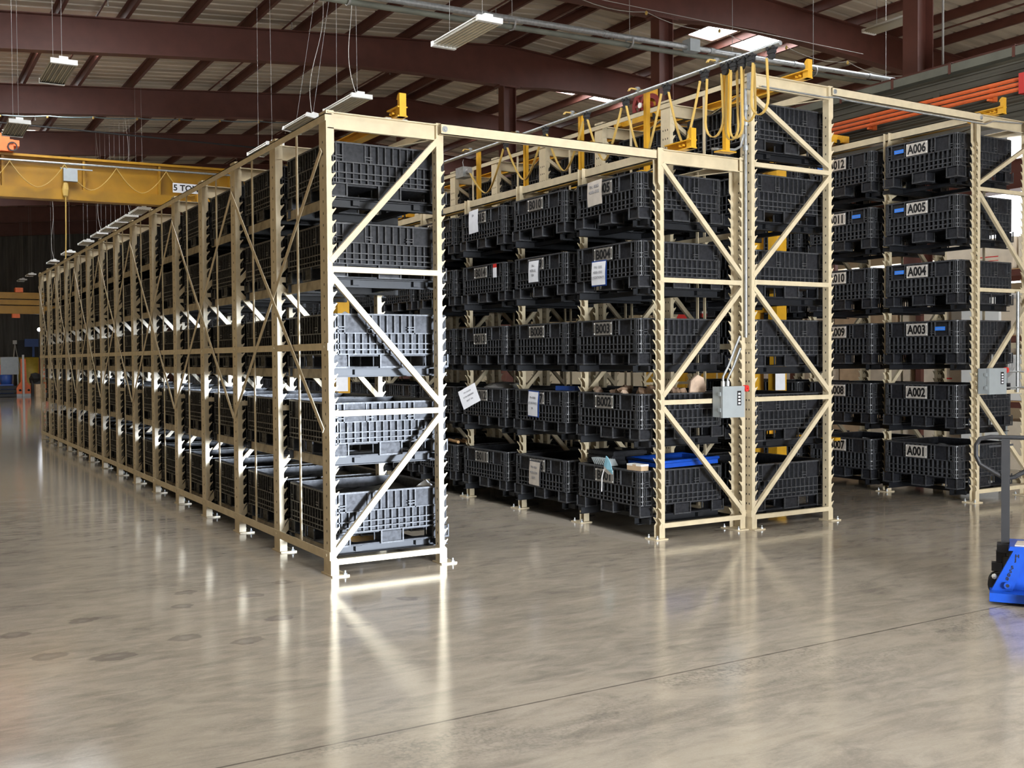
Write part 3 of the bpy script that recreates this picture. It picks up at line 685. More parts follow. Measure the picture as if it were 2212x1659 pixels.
switch_box('grey switch box with red handle on the end of the right rack', 8.19, -0.19, 1.445, 0.32, 0.30)
conduit('vertical blue grey conduit on the right rack end beside its switch box', [(8.75, -0.22, 1.30), (8.75, -0.22, 2.52)], 0.02)
conduit('horizontal silver conduit from the right switch box, upper one', [(8.36, -0.24, 1.55), (9.3, -0.24, 1.55)], 0.011)
conduit('horizontal silver conduit from the right switch box, lower one', [(8.36, -0.24, 1.36), (9.3, -0.24, 1.36)], 0.011)
m = MB(); m.box(-0.06, 0.06, -0.06, 0.0, -0.07, 0.07); tag(part('pull_box', m, 'galv', None, (8.93, -0.23, 4.50)), 'square grey junction box on top of the right rack end', 'conduit box')
for k in range(3): conduit('silver conduit leaving the top of the right rack, %s of three' % ('uppermost', 'middle', 'lowest')[k], [(8.95, -0.20, 4.88-0.10*k), (10.2, -0.1, 4.85-0.10*k)], 0.02)

# ------------------------------------------------------------------ papers and things on the bins of the middle rack
def sheet(label, bay, tier, dy, zc, w, h, m='paper', tilt=0.0, lines=(), back=None, lean=0.008, off=0.024, size=0.03, turn=0.0):
    b = BINS[('B', bay, tier)].location; x = b.x-BW/2-off
    t = thing('paper_sheet', label, 'paper', (x, b.y+dy, b.z+zc), (tilt, lean, -math.pi/2))
    t.rotation_euler = (0, tilt, -math.pi/2+turn)
    p_ = MB(); nseg = 6; vs = []; fs = []
    for i in range(nseg+1):
        s = i/nseg; z = h/2-h*s; y = -0.006*math.sin(s*math.pi)-lean*s
        for x_ in (-w/2, 0, w/2): vs.append((x_, y-0.004*(x_ == 0), z))
    k0 = len(vs)
    vs += [(a, c+0.002, d_) for a, c, d_ in vs]
    for i in range(nseg):
        for j in range(2):
            a = i*3+j; fs.append((a, a+3, a+4, a+1)); fs.append((k0+a, k0+a+1, k0+a+4, k0+a+3))
    p_.add(vs, fs, 0, True); part('sheet', p_, m, t)
    if back:
        q = MB(); q.box(-w/2-0.012, w/2+0.006, 0.003, 0.006, -h/2-0.012, h/2+0.012); part('backing', q, back, t)
    for i, tx in enumerate(lines):
        zz = h*0.26-i*h*0.22; s = 0.5-zz/h
        link('printed_line', text_mesh(tx, size, 'greyink', 0.0003, 1.0, 0.0004), t, (0, -0.006*math.sin(s*math.pi)-lean*s-0.0060, zz), (math.pi/2, 0, 0))
    return t
sheet('crinkled tan paper hung over the plate of the top near bin', 0, 4, 0.13, 0.33, 0.25, 0.25, 'papertan', -0.05, ('PN: 8205', '4000-G02'), off=0.03, size=0.045)
sheet('white paper with blue backing below plate B004', 0, 3, 0.08, 0.175, 0.235, 0.235, 'paper', 0.0, ('PN: 1205', '4000-1202', 'LOCATION???'), 'bluesheet', size=0.036)
sheet('white paper sheet hung under the B010 bin, hiding its plate', 1, 3, 0.05, 0.285, 0.20, 0.235, 'paper', 0.0, ('PN:', '4000-G', 'EA'), 'sleeve', size=0.04)
sheet('white paper with blue edge on second tier bin left of B002', 1, 1, 0.07, 0.30, 0.20, 0.27, 'paper', 0.04, ('PN: 8040', '4600-00700002', 'EA'), 'bluesheet', size=0.032)
sheet('paper in clear sleeve on the lowest bin left of B001', 1, 0, 0.06, 0.27, 0.21, 0.26, 'papertan', 0.03, ('PN: 0501', '4000-0206', 'XQ3?'), 'sleeve', size=0.035)
sheet('bright white sheet fluttering off the second tier bin above B011', 2, 1, 0.17, 0.35, 0.27, 0.24, 'paper', -0.45, ('PN 84204', '4100-0005000', 'NOT EA'), lean=0.03, off=0.085, size=0.028, turn=0.5)
sheet('white sheet hanging on the top bin left of B010', 2, 4, 0.13, 0.33, 0.23, 0.28, 'paper', -0.05, ('EA',), off=0.03, size=0.04)
b = BINS[('B', 2, 3)].location
m = MB(); m.box(-0.04, 0.04, -0.003, 0, -0.085, 0.03); m.box(-0.04, 0.04, -0.003, 0, 0.03, 0.075, 1); tag(part('tag_label', m, ('paper', 'redpaint'), None, (b.x-BW/2-0.004, b.y-0.31, b.z+0.37), (0, 0, -math.pi/2)), 'small red and white tag right of plate B014', 'tag')
def face_mask():
    b = BINS[('B', 0, 0)].location; x = b.x-BW/2-0.03
    t = thing('face_mask', 'pale blue disposable face mask hanging over plate B001', 'mask', (x, b.y-0.09, b.z+0.475), (0, 0, -math.pi/2))
    def fan(pts, apex, th=0.004):
        m = MB(); n = len(pts); vs = [tuple(p) for p in pts]+[(p[0], p[1]+th, p[2]) for p in pts]
        m.add(vs, [tuple(range(n)), tuple(reversed(range(n, 2*n)))]+[(i, n+i, n+(i+1) % n, (i+1) % n) for i in range(n)]); return m
    part('mask_body', fan([(-0.02, -0.03, 0.10), (0.03, -0.045, 0.09), (0.085, -0.05, 0.03), (0.11, -0.05, -0.03), (0.10, -0.04, -0.075), (0.02, -0.05, -0.03), (-0.05, -0.035, 0.0)], 0), 'maskblue', t)
    part('mask_lining', fan([(-0.05, -0.034, 0.0), (0.02, -0.048, -0.03), (0.10, -0.038, -0.075), (0.02, -0.03, -0.085), (-0.06, -0.03, -0.05)], 0), 'maskwhite', t)
    m = MB(); m.tube([(-0.05, -0.035, -0.04), (-0.09, -0.03, -0.12), (-0.10, -0.025, -0.20), (-0.108, -0.022, -0.27)], 0.006, 6); part('ear_loop', m, 'maskwhite', t)
face_mask()
b = BINS[('B', 0, 0)].location
def tote():
    t = thing('blue_tote', 'glossy blue plastic tray lying tilted on the B001 bin', 'tray', (b.x+0.13, b.y-0.232, b.z+BH+0.016), (0.0, -0.02, 0.0))
    m = MB(); m.box(-0.33, 0.33, -0.25, 0.25, 0.0, 0.02); part('tray_floor', m, 'blue', t)
    for (x0, x1, y0, y1) in ((-0.36, -0.33, -0.28, 0.28), (0.33, 0.36, -0.28, 0.28), (-0.33, 0.33, -0.28, -0.25), (-0.33, 0.33, 0.25, 0.28)):
        m = MB(); m.box(x0, x1, y0, y1, 0.0, 0.055); part('tray_side', m, 'blue', t)
    m = MB(); pts = [(-0.365, -0.28, 0.058), (0.365, -0.28, 0.058), (0.365, 0.28, 0.058), (-0.365, 0.28, 0.058), (-0.365, -0.28, 0.058)]; m.tube(pts, 0.016, 8); part('rim', m, 'blue', t)
tote()
for k, (dx, dy_, dz, rz) in enumerate(((-0.185, 0.31, 0.024, 0.02), (-0.18, 0.31, 0.070, -0.02), (-0.175, 0.31, 0.116, 0.02))):
    m = MB(); m.box(-0.22, 0.22, -0.22, 0.22, 0, 0.035); m.box(-0.20, 0.20, -0.20, 0.20, 0.035, 0.042)
    tag(part('flat_black_tray', m, 'plastic', None, (b.x+dx, b.y+dy_, b.z+BH+dz-0.02), (0.0, 0.0, rz)), 'flat black plastic lid stacked on the B001 bin, %s one' % ('lowest', 'middle', 'topmost')[k], 'lid')
def small_carton():
    t = thing('small_carton', 'small white topped cardboard carton on the corner of B001 bin', 'carton', (b.x-0.47, b.y-0.42, b.z+BH), (0, 0, 0.1))
    m = MB(); m.box(-0.05, 0.05, -0.10, 0.10, 0.0, 0.055); part('carton_body', m, 'cardboard', t)
    m = MB(); m.box(-0.051, 0.051, -0.101, 0.101, 0.045, 0.062); o = part('carton_top', m, 'whitepaint', t); m = MB(); m.box(-0.0525, -0.0515, -0.03, 0.02, 0.046, 0.060); part('carton_mark', m, 'cardboard', o)
small_carton()
for k in range(9):
    m = MB(); m.bar((0, -0.02, 0), (0.0, 0.05, 0.05), 0.09, 0.008); tag(part('steel_strip', m, 'boxgrey', None, (b.x-0.47, b.y+0.26-k*0.035, b.z+BH+0.012), (0.2, 0, 0)), 'thin grey metal strip in the bundle behind plate B001', 'strip', 'grey metal strips on the B001 bin')
b2 = BINS[('B', 0, 1)].location
rk = [(-0.36, 0.38, .09, 1), (-0.40, 0.05, .08, 0), (-0.38, -0.06, .10, 0), (-0.42, -0.15, .07, 1), (-0.30, -0.02, .12, 0), (-0.25, 0.12, .08, 0), (-0.35, -0.34, .10, 0), (-0.28, -0.42, .12, 0), (-0.20, -0.30, .10, 0), (0.0, -0.40, .10, 0), (0.10, -0.42, .09, 0), (0.05, 0.0, .1, 0), (-0.1, 0.3, .09, 0)]
for k, (dx, dy_, r, pale) in enumerate(rk):
    m = MB(); m.blob((0, 0, 0), r*0.62, r*0.74, r*0.5, 8, 0.28); o = part('rock', m, 'rockpale' if pale else 'rock', None, (b2.x+dx, b2.y+dy_, b2.z+BH-0.03+r*0.35), (random.random(), random.random(), random.random()*3))
    tag(o, ('pale tan' if pale else 'brown')+' lump of rock heaped in the B002 bin', 'rock', 'pale lumps in the B002 bin' if pale else 'brown lumps in the B002 bin')
m = MB(); m.prism([(-0.10, 0), (0.09, -0.02), (0.11, 0.07), (0.06, 0.17), (-0.02, 0.20), (-0.10, 0.14)], 'y', -0.01, 0.01); tag(part('cardboard_flap', m, 'rockpale', None, (b2.x+0.28, b2.y-0.43, b2.z+BH-0.02), (0.15, 0, 0.0)), 'pale cardboard flap sticking up from the B002 bin', 'cardboard')
b3 = BINS[('B', 2, 1)].location
m = MB(); m.blob((0, 0, 0), 0.22, 0.32, 0.07, 10, 0.2); tag(part('clear_bag', m, 'clearbag', None, (b3.x-0.2, b3.y+0.05, b3.z+BH-0.0)), 'crumpled clear plastic bag on the bin behind the fluttering sheet', 'bag')
b4 = BINS[('B', 1, 1)].location
m = MB(); m.box(-0.1, 0.1, -0.15, 0.15, 0, 0.05); tag(part('blue_box', m, 'bluesheet', None, (b4.x-0.3, b4.y-0.30, b4.z+BH-0.01), (0, 0.1, 0.2)), 'flat blue plastic piece in the bin left of the rocks', 'box')
b5 = BINS[('B', 3, 0)].location
for k in range(3):
    m = MB(); m.tube([(0, -0.15, 0), (0.02, 0.15, 0.01)], 0.022, 8); tag(part('wooden_handle', m, 'wood', None, (b5.x-0.42+k*0.08, b5.y-0.25-0.05*k, b5.z+BH+0.025), (0, 0, 0.0)), 'short tan stick lying across the fourth lowest bin', 'stick', 'tan sticks on the low bin')
# bits showing in the left rack
bc = BINS[('C', 0, 0)].location
m = MB(); m.prism([(-0.06, 0), (0.07, 0), (0.09, 0.06), (0.02, 0.13), (-0.05, 0.10)], 'x', -0.02, 0.02); tag(part('plastic_scrap', m, 'clearbag', None, (bc.x+0.38, bc.y-0.40, bc.z+BH-0.09), (0.2, 0, 0.5)), 'pale plastic scrap in the lowest near bin', 'scrap')
bc = BINS[('C', 1, 2)].location
m = MB(); m.prism([(-0.10, 0), (0.10, 0), (0.08, 0.06), (-0.02, 0.14), (-0.06, 0.12)], 'x', -0.02, 0.02); tag(part('plastic_scrap', m, 'clearbag', None, (bc.x+0.25, bc.y-0.1, bc.z+BH-0.04), (0.1, 0, 0.9)), 'grey wedge poking out of a middle tier bin', 'scrap')

# ------------------------------------------------------------------ overhead lights
def light_meshes():
    h = MB(); h.box(-0.17, 0.17, -0.62, 0.62, 0.035, 0.050); h.box(-0.12, 0.12, -0.40, 0.40, 0.05, 0.085); h.box(-0.06, 0.06, -0.62, -0.55, 0.05, 0.10)
    e = MB(); e.box(-0.18, 0.18, -0.03, 0.03, -0.015, 0.055)
    r = MB()
    for k in range(6):
        x = -0.145+k*0.058; r.prism([(x-0.028, -0.008), (x-0.012, 0.034), (x+0.012, 0.034), (x+0.028, -0.008), (x+0.014, 0.030), (x-0.014, 0.030)], 'y', -0.60, 0.60)
    tb = MB()
    tb.tube([(0, -0.60, 0.012), (0, 0.60, 0.012)], 0.009, 8)
    return h.mesh('housing', 'whitepaint'), e.mesh('end_cap', 'whitepaint'), r.mesh('reflector', 'reflector'), tb.mesh('tube', 'tube')
LH, LE, LR, LT = light_meshes()
def high_bay(label, x, y, z, tilt=0.0, cord=True, group=None):
    t = thing('high_bay_light', label, 'light', (x, y, z), (0, tilt, 0), group)
    link('housing', LH, t); link('end_cap', LE, t, (0, -0.63, 0)); link('end_cap', LE, t, (0, 0.63, 0)); link('reflector', LR, t)
    for k in range(6): link('tube', LT, t, (-0.145+k*0.058, 0, 0))
    top = ztop(x)-z
    wm = MB()
    for s in (-1, 1):
        wm.tube([(0, s*0.45, 0.08), (0, s*0.40, top)], 0.0035, 5)
    part('hanger_wire', wm, 'wire', t)
    if cord:
        c = MB(); P_ = []
        for i in range(25):
            q = i/24; P_.append((0.09*math.sin(q*7+x)*(1-q)**0.5, -0.5+0.85*q+0.06*math.sin(q*11), 0.09+(top-0.09)*q))
        c.tube(P_, 0.006, 5); part('power_cord', c, 'cord', t)
    return t
lights = [(3.56, 4.19, 6.0, 'white hanging light fixture below the big pipe at top centre'), (3.67, 8.56, 6.0, 'white hanging light fixture just above the left rack corner'),
          (3.54, 10.31, 6.0, 'tilted white light on two wires left of the rack corner post'), (3.66, 12.9, 6.0, 'white hanging light fixture seen beside the second rack post'),
          (-0.78, 8.8, 6.0, 'white hanging light fixture under the girders at far left'), (-0.90, 13.2, 6.0, 'white hanging light fixture above the orange hoist box')]
for x, y, z, l in lights: high_bay(l, x, y, z, 0.16 if y == 10.31 else 0.0, y in (10.31, 8.56))
for k, (y) in enumerate((23.2, 24.9, 26.4, 28.0, 29.7, 32.4, 36.6, 40.9, 48.7, 52.5)): high_bay('white hanging light above the left rack, %s along the receding line' % ORD[k], 3.3, y, 6.0, 0.0, k % 3 == 1, 'lights receding over the left rack')
high_bay('white light fixture cut off by the upper right corner', 13.7, 5.6, 8.1, 0, False)

# big pipe pair across the roof
t = thing('roof_pipe', 'fat silver pipe crossing under the roof from top centre to the right', 'pipe', (0, 8.0, 0))
def roofz(x): return 7.69+0.022*(x-4.28)
m = MB(); m.tube([(-20, 0, roofz(-20)), (22, 0, roofz(22))], 0.055, 12); part('pipe', m, 'galv', t)
m = MB(); m.tube([(-20, 0.12, roofz(-20)-0.10), (22, 0.12, roofz(22)-0.10)], 0.05, 12); part('lower_pipe', m, 'runwaylight', t)
for x in (2.9, 6.0, 8.6, 11.2, 13.5, 15.8):
    m = MB(); m.disc((x, 0, roofz(x)), (1, 0, 0), 0, 0.065, 0.10, 12); part('coupling', m, 'galv', t)
    m = MB(); m.tube([(x+0.6, 0.05, roofz(x)), (x+0.6, 0.05, ztop(x))], 0.006, 5); m.disc((x+0.6, 0.05, roofz(x)-0.05), (1, 0, 0), 0.11, 0.125, 0.03, 14); part('hanger', m, 'wire', t)
m = MB(); m.box(10.55, 10.80, -0.12, 0.12, roofz(10.7)-0.10, roofz(10.7)+0.14); part('pull_box', m, 'boxgrey', t)
# string wire with little lamps along the girders
def wire_line(label, pts, matn, r=0.008, knobs=0.0, mk='cableyellow'):
    t = thing('ceiling_cable', label, 'cable', (0, 0, 0)); m = MB(); P = []
    for i in range(len(pts)-1):
        a, b_ = Vector(pts[i]), Vector(pts[i+1])
        for s in range(6):
            q = s/6; v = a.lerp(b_, q); v.z -= (0.03 if matn == 'bluepipe' else 0.12)*4*q*(1-q)*(knobs > 0); P.append(v)
    P.append(Vector(pts[-1])); m.tube(P, r, 5); part('cable', m, matn, t)
    if knobs:
        for p_ in pts: k = MB(); k.blob(Vector(p_)+Vector((0, 0, -0.02)), 0.035, 0.035, 0.05, 6, 0); part('insulator', k, mk, t)
wire_line('blue grey conduit with yellow insulators across the left girders', [(0.0+1.28*k, 26.0, 8.94+0.108*k) for k in range(-1, 8)], 'bluepipe', 0.018, 1)
wire_line('dark thin pipe dropping to the right below the left girders', [(-1+1.6*k, 22.6, 8.02-0.0*k) for k in range(0, 7)], 'blackmetal', 0.025, 0)
wire_line('pale sagging cable with yellow insulators along the near ridge girder', [(9.2+2.1*k, 10.2, 9.32-0.07*k) for k in range(0, 7)], 'cord', 0.008, 1)
wire_line('pale sagging wire crossing above the big pipe', [(5+3.0*k, 9.2, 8.9+0.0*k) for k in range(0, 5)], 'cord', 0.007, 0.0)

# ------------------------------------------------------------------ yellow bridge crane at left
YC = 21.9
t = thing('bridge_crane', 'yellow five ton bridge crane spanning the hall at upper left', 'crane', (0, YC, 0))
xl, xr_ = -14.0, 10.2
def cz(x): return 5.98+0.012*x
m = MB()
m.add([(xl,0,cz(xl)+.27),(xr_,0,cz(xr_)+.27),(xr_,.02,cz(xr_)+.27),(xl,.02,cz(xl)+.27),(xl,0,cz(xl)+1.06),(xr_,0,cz(xr_)+1.06),(xr_,.02,cz(xr_)+1.06),(xl,.02,cz(xl)+1.06)], [(0,3,2,1),(4,5,6,7),(0,1,5,4),(1,2,6,5),(2,3,7,6),(3,0,4,7)])
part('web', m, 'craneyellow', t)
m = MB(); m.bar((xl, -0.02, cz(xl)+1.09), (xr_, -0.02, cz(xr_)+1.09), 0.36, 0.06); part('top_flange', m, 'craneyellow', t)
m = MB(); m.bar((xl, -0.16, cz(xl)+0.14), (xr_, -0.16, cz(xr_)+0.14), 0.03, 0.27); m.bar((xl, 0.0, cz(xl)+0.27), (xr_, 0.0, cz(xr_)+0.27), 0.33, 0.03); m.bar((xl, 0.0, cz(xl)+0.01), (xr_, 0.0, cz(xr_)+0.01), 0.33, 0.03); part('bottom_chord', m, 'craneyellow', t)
for k in range(-5, 5):
    x = -0.36+1.94*k+0.0
    if xl < x < xr_: m = MB(); m.box(x-0.012, x+0.05, -0.17, 0, cz(x)+0.27, cz(x)+1.05); part('stiffener', m, 'craneyellow', t)
m = MB(); m.tube([(xl, -0.26, cz(xl)+0.93), (xr_, -0.26, cz(xr_)+0.93)], 0.03, 8); part('festoon_pipe', m, 'galv', t)
for k in range(-4, 4):
    x0_, x1_ = -0.2+1.94*k/1.5, -0.2+1.94*(k+1)/1.5
    m = MB(); pts = [(x0_+(x1_-x0_)*s/14, -0.30, cz(x0_)+0.90-0.62*(1-abs(2*s/14-1)**1.7)) for s in range(15)]; m.strip(pts, (0, 1, 0), 0.05, 0.015); part('cable_loop', m, 'cableyellow', t)
m = MB(); m.box(-0.17, 0.17, -0.36, -0.20, -0.16, 0.16); m.box(-0.24, 0.55, -0.30, -0.26, 0.16, 0.19); jb = part('control_box', m, 'boxgrey', t, (1.24, 0, 6.62)); 
m = MB(); m.blob((-0.12, -0.3, -0.38), 0.09, 0.05, 0.22, 8, 0.1); m.tube([(-0.12, -0.3, -0.5), (-0.13, -0.3, -1.5), (-0.18, -0.3, -3.6)], 0.018, 6); part('pendant_cable', m, 'cableyellow', jb)
m = MB(); m.box(-0.45, 0.45, -0.335, -0.32, -0.13, 0.13); sg = part('capacity_sign', m, 'paper', t, (4.30, 0, 6.50)); link('lettering', text_mesh('5 TON C', 0.23, 'ink', 0.006), sg, (0.02, -0.338, -0.005), (math.pi/2, 0, 0))
m = MB(); m.box(-0.6, 0.08, -0.35, 0.3, 0.0, 0.30); m.box(-0.45, 0.0, -0.30, 0.25, 0.30, 0.45); m.box(-0.6, 0.22, -0.3, 0.1, 0.15, 0.30); hb = part('hoist_motor', m, 'orange', t, (-0.18, 0, 7.11)); m = MB(); m.disc((0.05, -0.37, 0.12), (0, 1, 0), 0.09, 0.12, 0.03, 14); part('motor_guard', m, 'blackmetal', hb)

# ------------------------------------------------------------------ crane runway with orange conductor bars at right
t = thing('runway_beam', 'long grey green crane runway girder behind the right rack', 'girder', (10.5, 0, 0))
Y0, Y1 = -9, 30
m = MB(); m.box(0.10, 0.14, Y0, Y1, 5.02, 6.00); part('web', m, 'runway', t)
for k in range(8): mm = MB(); z = 5.16+0.095*k; mm.box(0.075, 0.10, Y0, Y1, z, z+0.028); part('rib', mm, 'runway', t)
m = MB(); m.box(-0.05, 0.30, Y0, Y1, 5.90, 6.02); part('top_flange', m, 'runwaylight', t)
m = MB(); m.box(0.0, 0.25, Y0, Y1, 4.96, 5.05); part('bottom_flange', m, 'runway', t)
m = MB(); m.box(0.08, 0.14, Y0, Y1, 6.02, 6.09); part('crane_rail', m, 'redsteel', t)
for k in range(22):
    y = Y0+0.8+k*1.02; m = MB(); m.box(-0.06, -0.045, y-0.02, y+0.02, 5.88, 6.05); m.box(-0.06, 0.08, y-0.02, y+0.02, 6.04, 6.055); part('rail_clip', m, 'redsteel', t)
for k in range(10):
    y = Y0+1.5+k*2.45; m = MB(); m.box(0.045, 0.075, y-0.05, y+0.05, 5.45, 5.68); part('splice', m, 'runway', t)
t = thing('conductor_bars', 'bright orange conductor bars along the runway girder', 'conductor bar', (10.42, 0, 0))
for k in range(3):
    m = MB(); z = 5.52-0.075*k; m.box(-0.03-0.02*k, 0.0-0.02*k, -6, 30, z, z+0.05); m.box(-0.045-0.02*k, -0.03-0.02*k, -6, 30, z+0.012, z+0.022); part('bar', m, 'orange', t)
for k in range(11): m = MB(); y = -5+k*2.1; m.box(0.0, 0.10, y-0.03, y+0.03, 5.33, 5.57); m.box(-0.075, 0.0, y-0.02, y+0.02, 5.33, 5.36); part('bracket', m, 'orange', t)
m = MB(); m.box(-0.10, 0.03, 0.55, 0.82, 5.32, 5.60); part('feed_cover', m, 'redpaint', t)

# ------------------------------------------------------------------ right background behind the A rack
mb = MB(); mb.box(15.9, 16.1, -4, 2.2, 0, 6.25); mb.box(15.9, 16.1, 9.0, 26, 0, 6.25); mb.box(15.9, 16.1, 2.2, 9.0, 0, 3.15); mb.box(15.9, 16.1, 2.2, 9.0, 6.0, 6.25); mb.box(15.9, 16.1, 5.6, 6.3, 3.15, 6.0); mb.box(15.9, 16.1, 6.3, 9.0, 3.75, 6.0); struct('wall_side', mb, 'wallbeige')
mb = MB(); mb.box(16.12, 16.16, 2.2, 5.6, 3.15, 6.0); w = struct('window_%d' % wn, mb, 'windowlight')
mb = MB(); mb.box(16.12, 16.16, 6.3, 9.0, 3.15, 3.75); w = struct('window_%d' % (wn+1), mb, 'windowlight')
mb = MB(); mb.box(15.86, 15.9, 2.1, 2.2, 3.1, 6.1); mb.box(15.86, 15.9, 5.6, 5.7, 3.1, 6.1); mb.box(15.86, 15.9, 2.1, 5.7, 6.0, 6.1); mb.box(15.86, 15.9, 2.1, 5.7, 3.05, 3.15); mb.box(15.98, 16.06, 3.85, 3.95, 3.15, 6.0); struct('trim_1', mb, 'wallbeige')
t = thing('pallet_shelf', 'dark red brown shelf uprights and beams behind the right rack', 'shelf', (11.6, 0, 0))
for y in (-2.2, 0.6, 3.4, 6.2, 9.0):
    for x in (0, 1.1): m = MB(); m.box(x-0.04, x+0.04, y-0.05, y+0.05, 0, 3.9); part('upright', m, 'redsteel', t)
for z in (0.95, 1.95, 2.95): 
    for x in (0, 1.1): m = MB(); m.box(x-0.03, x+0.03, -2.2, 9.0, z, z+0.09); part('beam', m, 'redsteel', t)
for z in (1.04, 2.04, 3.04):
    m = MB(); m.box(-0.05, 1.15, -2.2, 9.0, z, z+0.012); part('shelf_board', m, 'wood', t)
CT = {}
def carton(label, x, y, z, dx, dy, dz, m, grp, printed=False):
    t = thing('carton', label, 'carton', (x, y, z), (0, 0, random.uniform(-0.03, 0.03)), grp)
    q = MB(); q.box(-dx/2, dx/2, -dy/2, dy/2, 0, dz); part('carton_body', q, m, t)
    q = MB(); q.box(-dx/2-0.001, dx/2+0.001, -0.03, 0.03, dz-0.06, dz+0.001); part('tape_band', q, 'tape', t)
    if printed: q = MB(); q.box(-dx/2-0.002, -dx/2-0.001, -dy*0.3, dy*0.1, dz*0.3, dz*0.32); q.box(-dx/2-0.002, -dx/2-0.001, -dy*0.3, dy*0.0, dz*0.42, dz*0.45); part('print', q, 'redpaint', t)
lev = ['lowest', 'second', 'third', 'top']
for li, z in enumerate((0.0, 1.055, 2.055, 3.055)):
    y = -1.9; k = 0
    while y < 8.6:
        dy_ = random.uniform(0.55, 1.05) if li != 3 else random.uniform(0.8, 1.3)
        if li == 3 and y > 3: break
        carton('cardboard carton on the %s shelf behind the right rack, %s from its near end' % (lev[li], ORD[min(k, 14)]), 12.1+random.uniform(-.05, .05), y+dy_/2, z+0.001, 0.76, dy_, random.uniform(0.55, 0.82) if li != 3 else 0.5, random.choice(('cardlight', 'cardlight', 'cardboard', 'whitepaint')), 'cartons behind the right rack', random.random() < 0.4)
        y += dy_+random.uniform(0.03, 0.10); k += 1
def extinguisher():
    t = thing('fire_extinguisher', 'red fire extinguisher with yellow tag on red board behind right rack', 'extinguisher', (11.2, 0.62, 1.40))
    m = MB(); m.box(0.0, 0.02, -0.22, 0.22, -0.15, 0.42); part('backboard', m, 'redpaint', t)
    m = MB(); m.tube([(-0.08, 0.02, -0.10), (-0.08, 0.02, 0.22), (-0.08, 0.02, 0.27), (-0.08, 0.02, 0.30)], [0.07, 0.07, 0.05, 0.02], 12); part('cylinder', m, 'redpaint', t)
    m = MB(); m.box(-0.11, -0.05, -0.02, 0.06, 0.30, 0.34); m.tube([(-0.08, 0.05, 0.31), (-0.09, 0.12, 0.22), (-0.09, 0.11, 0.0)], 0.012, 6); part('valve_hose', m, 'blackmetal', t)
    m = MB(); m.box(-0.16, -0.155, -0.03, 0.03, 0.13, 0.23); part('inspection_tag', m, 'yellow', t)
    m = MB(); m.box(0.02, 0.06, -0.03, 0.03, -1.40, 0.42); part('stand_post', m, 'redsteel', t)
extinguisher()
def hose():
    t = thing('hose_coil', 'coil of clear hose hanging by a white door behind the right rack', 'hose', (11.3, 1.75, 1.62))
    for k in range(4): m = MB(); m.tube([(0.02*k, math.cos(a*math.pi/12)*(0.17+0.01*k), math.sin(a*math.pi/12)*(0.2+0.008*k)) for a in range(25)], 0.010, 6); part('hose_turn', m, 'clearbag', t)
    m = MB(); m.box(0.08, 0.12, -0.05, 0.05, -1.62, 0.3); part('hook_post', m, 'boxgrey', t)
hose()
m = MB(); m.box(-0.03, 0.03, -0.32, 0.32, 0, 2.45); cab = tag(part('white_panel', m, 'whitepaint', None, (11.42, 2.15, 0.0)), 'plain white upright panel seen through the gaps of right rack', 'panel')
m = MB(); m.box(-0.045, -0.03, -0.27, -0.24, 1.1, 1.3); part('pull_handle', m, 'boxgrey', cab)
t = thing('air_duct', 'silver metal ductwork above the right rack', 'duct', (12.3, 3.7, 5.0))
m = MB(); m.box(-0.25, 0.25, -0.35, 0.35, 0.2, 0.75); part('duct_body', m, 'galv', t); m = MB(); m.box(-0.3, 0.2, -1.25, -0.35, 0.15, 0.60); part('duct_branch', m, 'galv', t); m = MB(); m.box(-0.31, -0.29, -0.1, 0.35, 0.0, 0.62); part('duct_cover', m, 'whitepaint', t)
m = MB(); m.tube([(0, -0.2, 0.75), (0, -0.2, 5.2)], 0.02, 6); m.tube([(0, 0.2, 0.75), (0, 0.2, 5.2)], 0.02, 6); part('duct_hanger', m, 'wire', t)
m = MB(); m.box(-0.12, 0.12, -3, 12, 0, 0.45); m.box(-0.2, 0.2, -3, 12, 0.45, 0.47); m.box(-0.2, 0.2, -3, 12, -0.02, 0); tag(part('brown_beam', m, 'redsteel', None, (13.4, 0, 4.55)), 'reddish brown beam glimpsed under the runway girder', 'beam')
m = MB(); m.box(-0.55, 0.55, -0.03, 0.03, 0, 0.12); m.box(-0.4, 0.4, -0.5, 0.5, 0.12, 0.5); tag(part('red_cover', m, 'redpaint', None, (9.9, 7.2, 2.05)), 'bright red covered machine seen past the yellow mast', 'machine')
m = MB(); m.box(-0.6, 0.6, -0.6, 0.6, 0, 2.05); tag(part('machine_cabinet', m, 'yellow', None, (9.9, 7.2, 0)), 'yellow machine body under the red cover', 'machine')

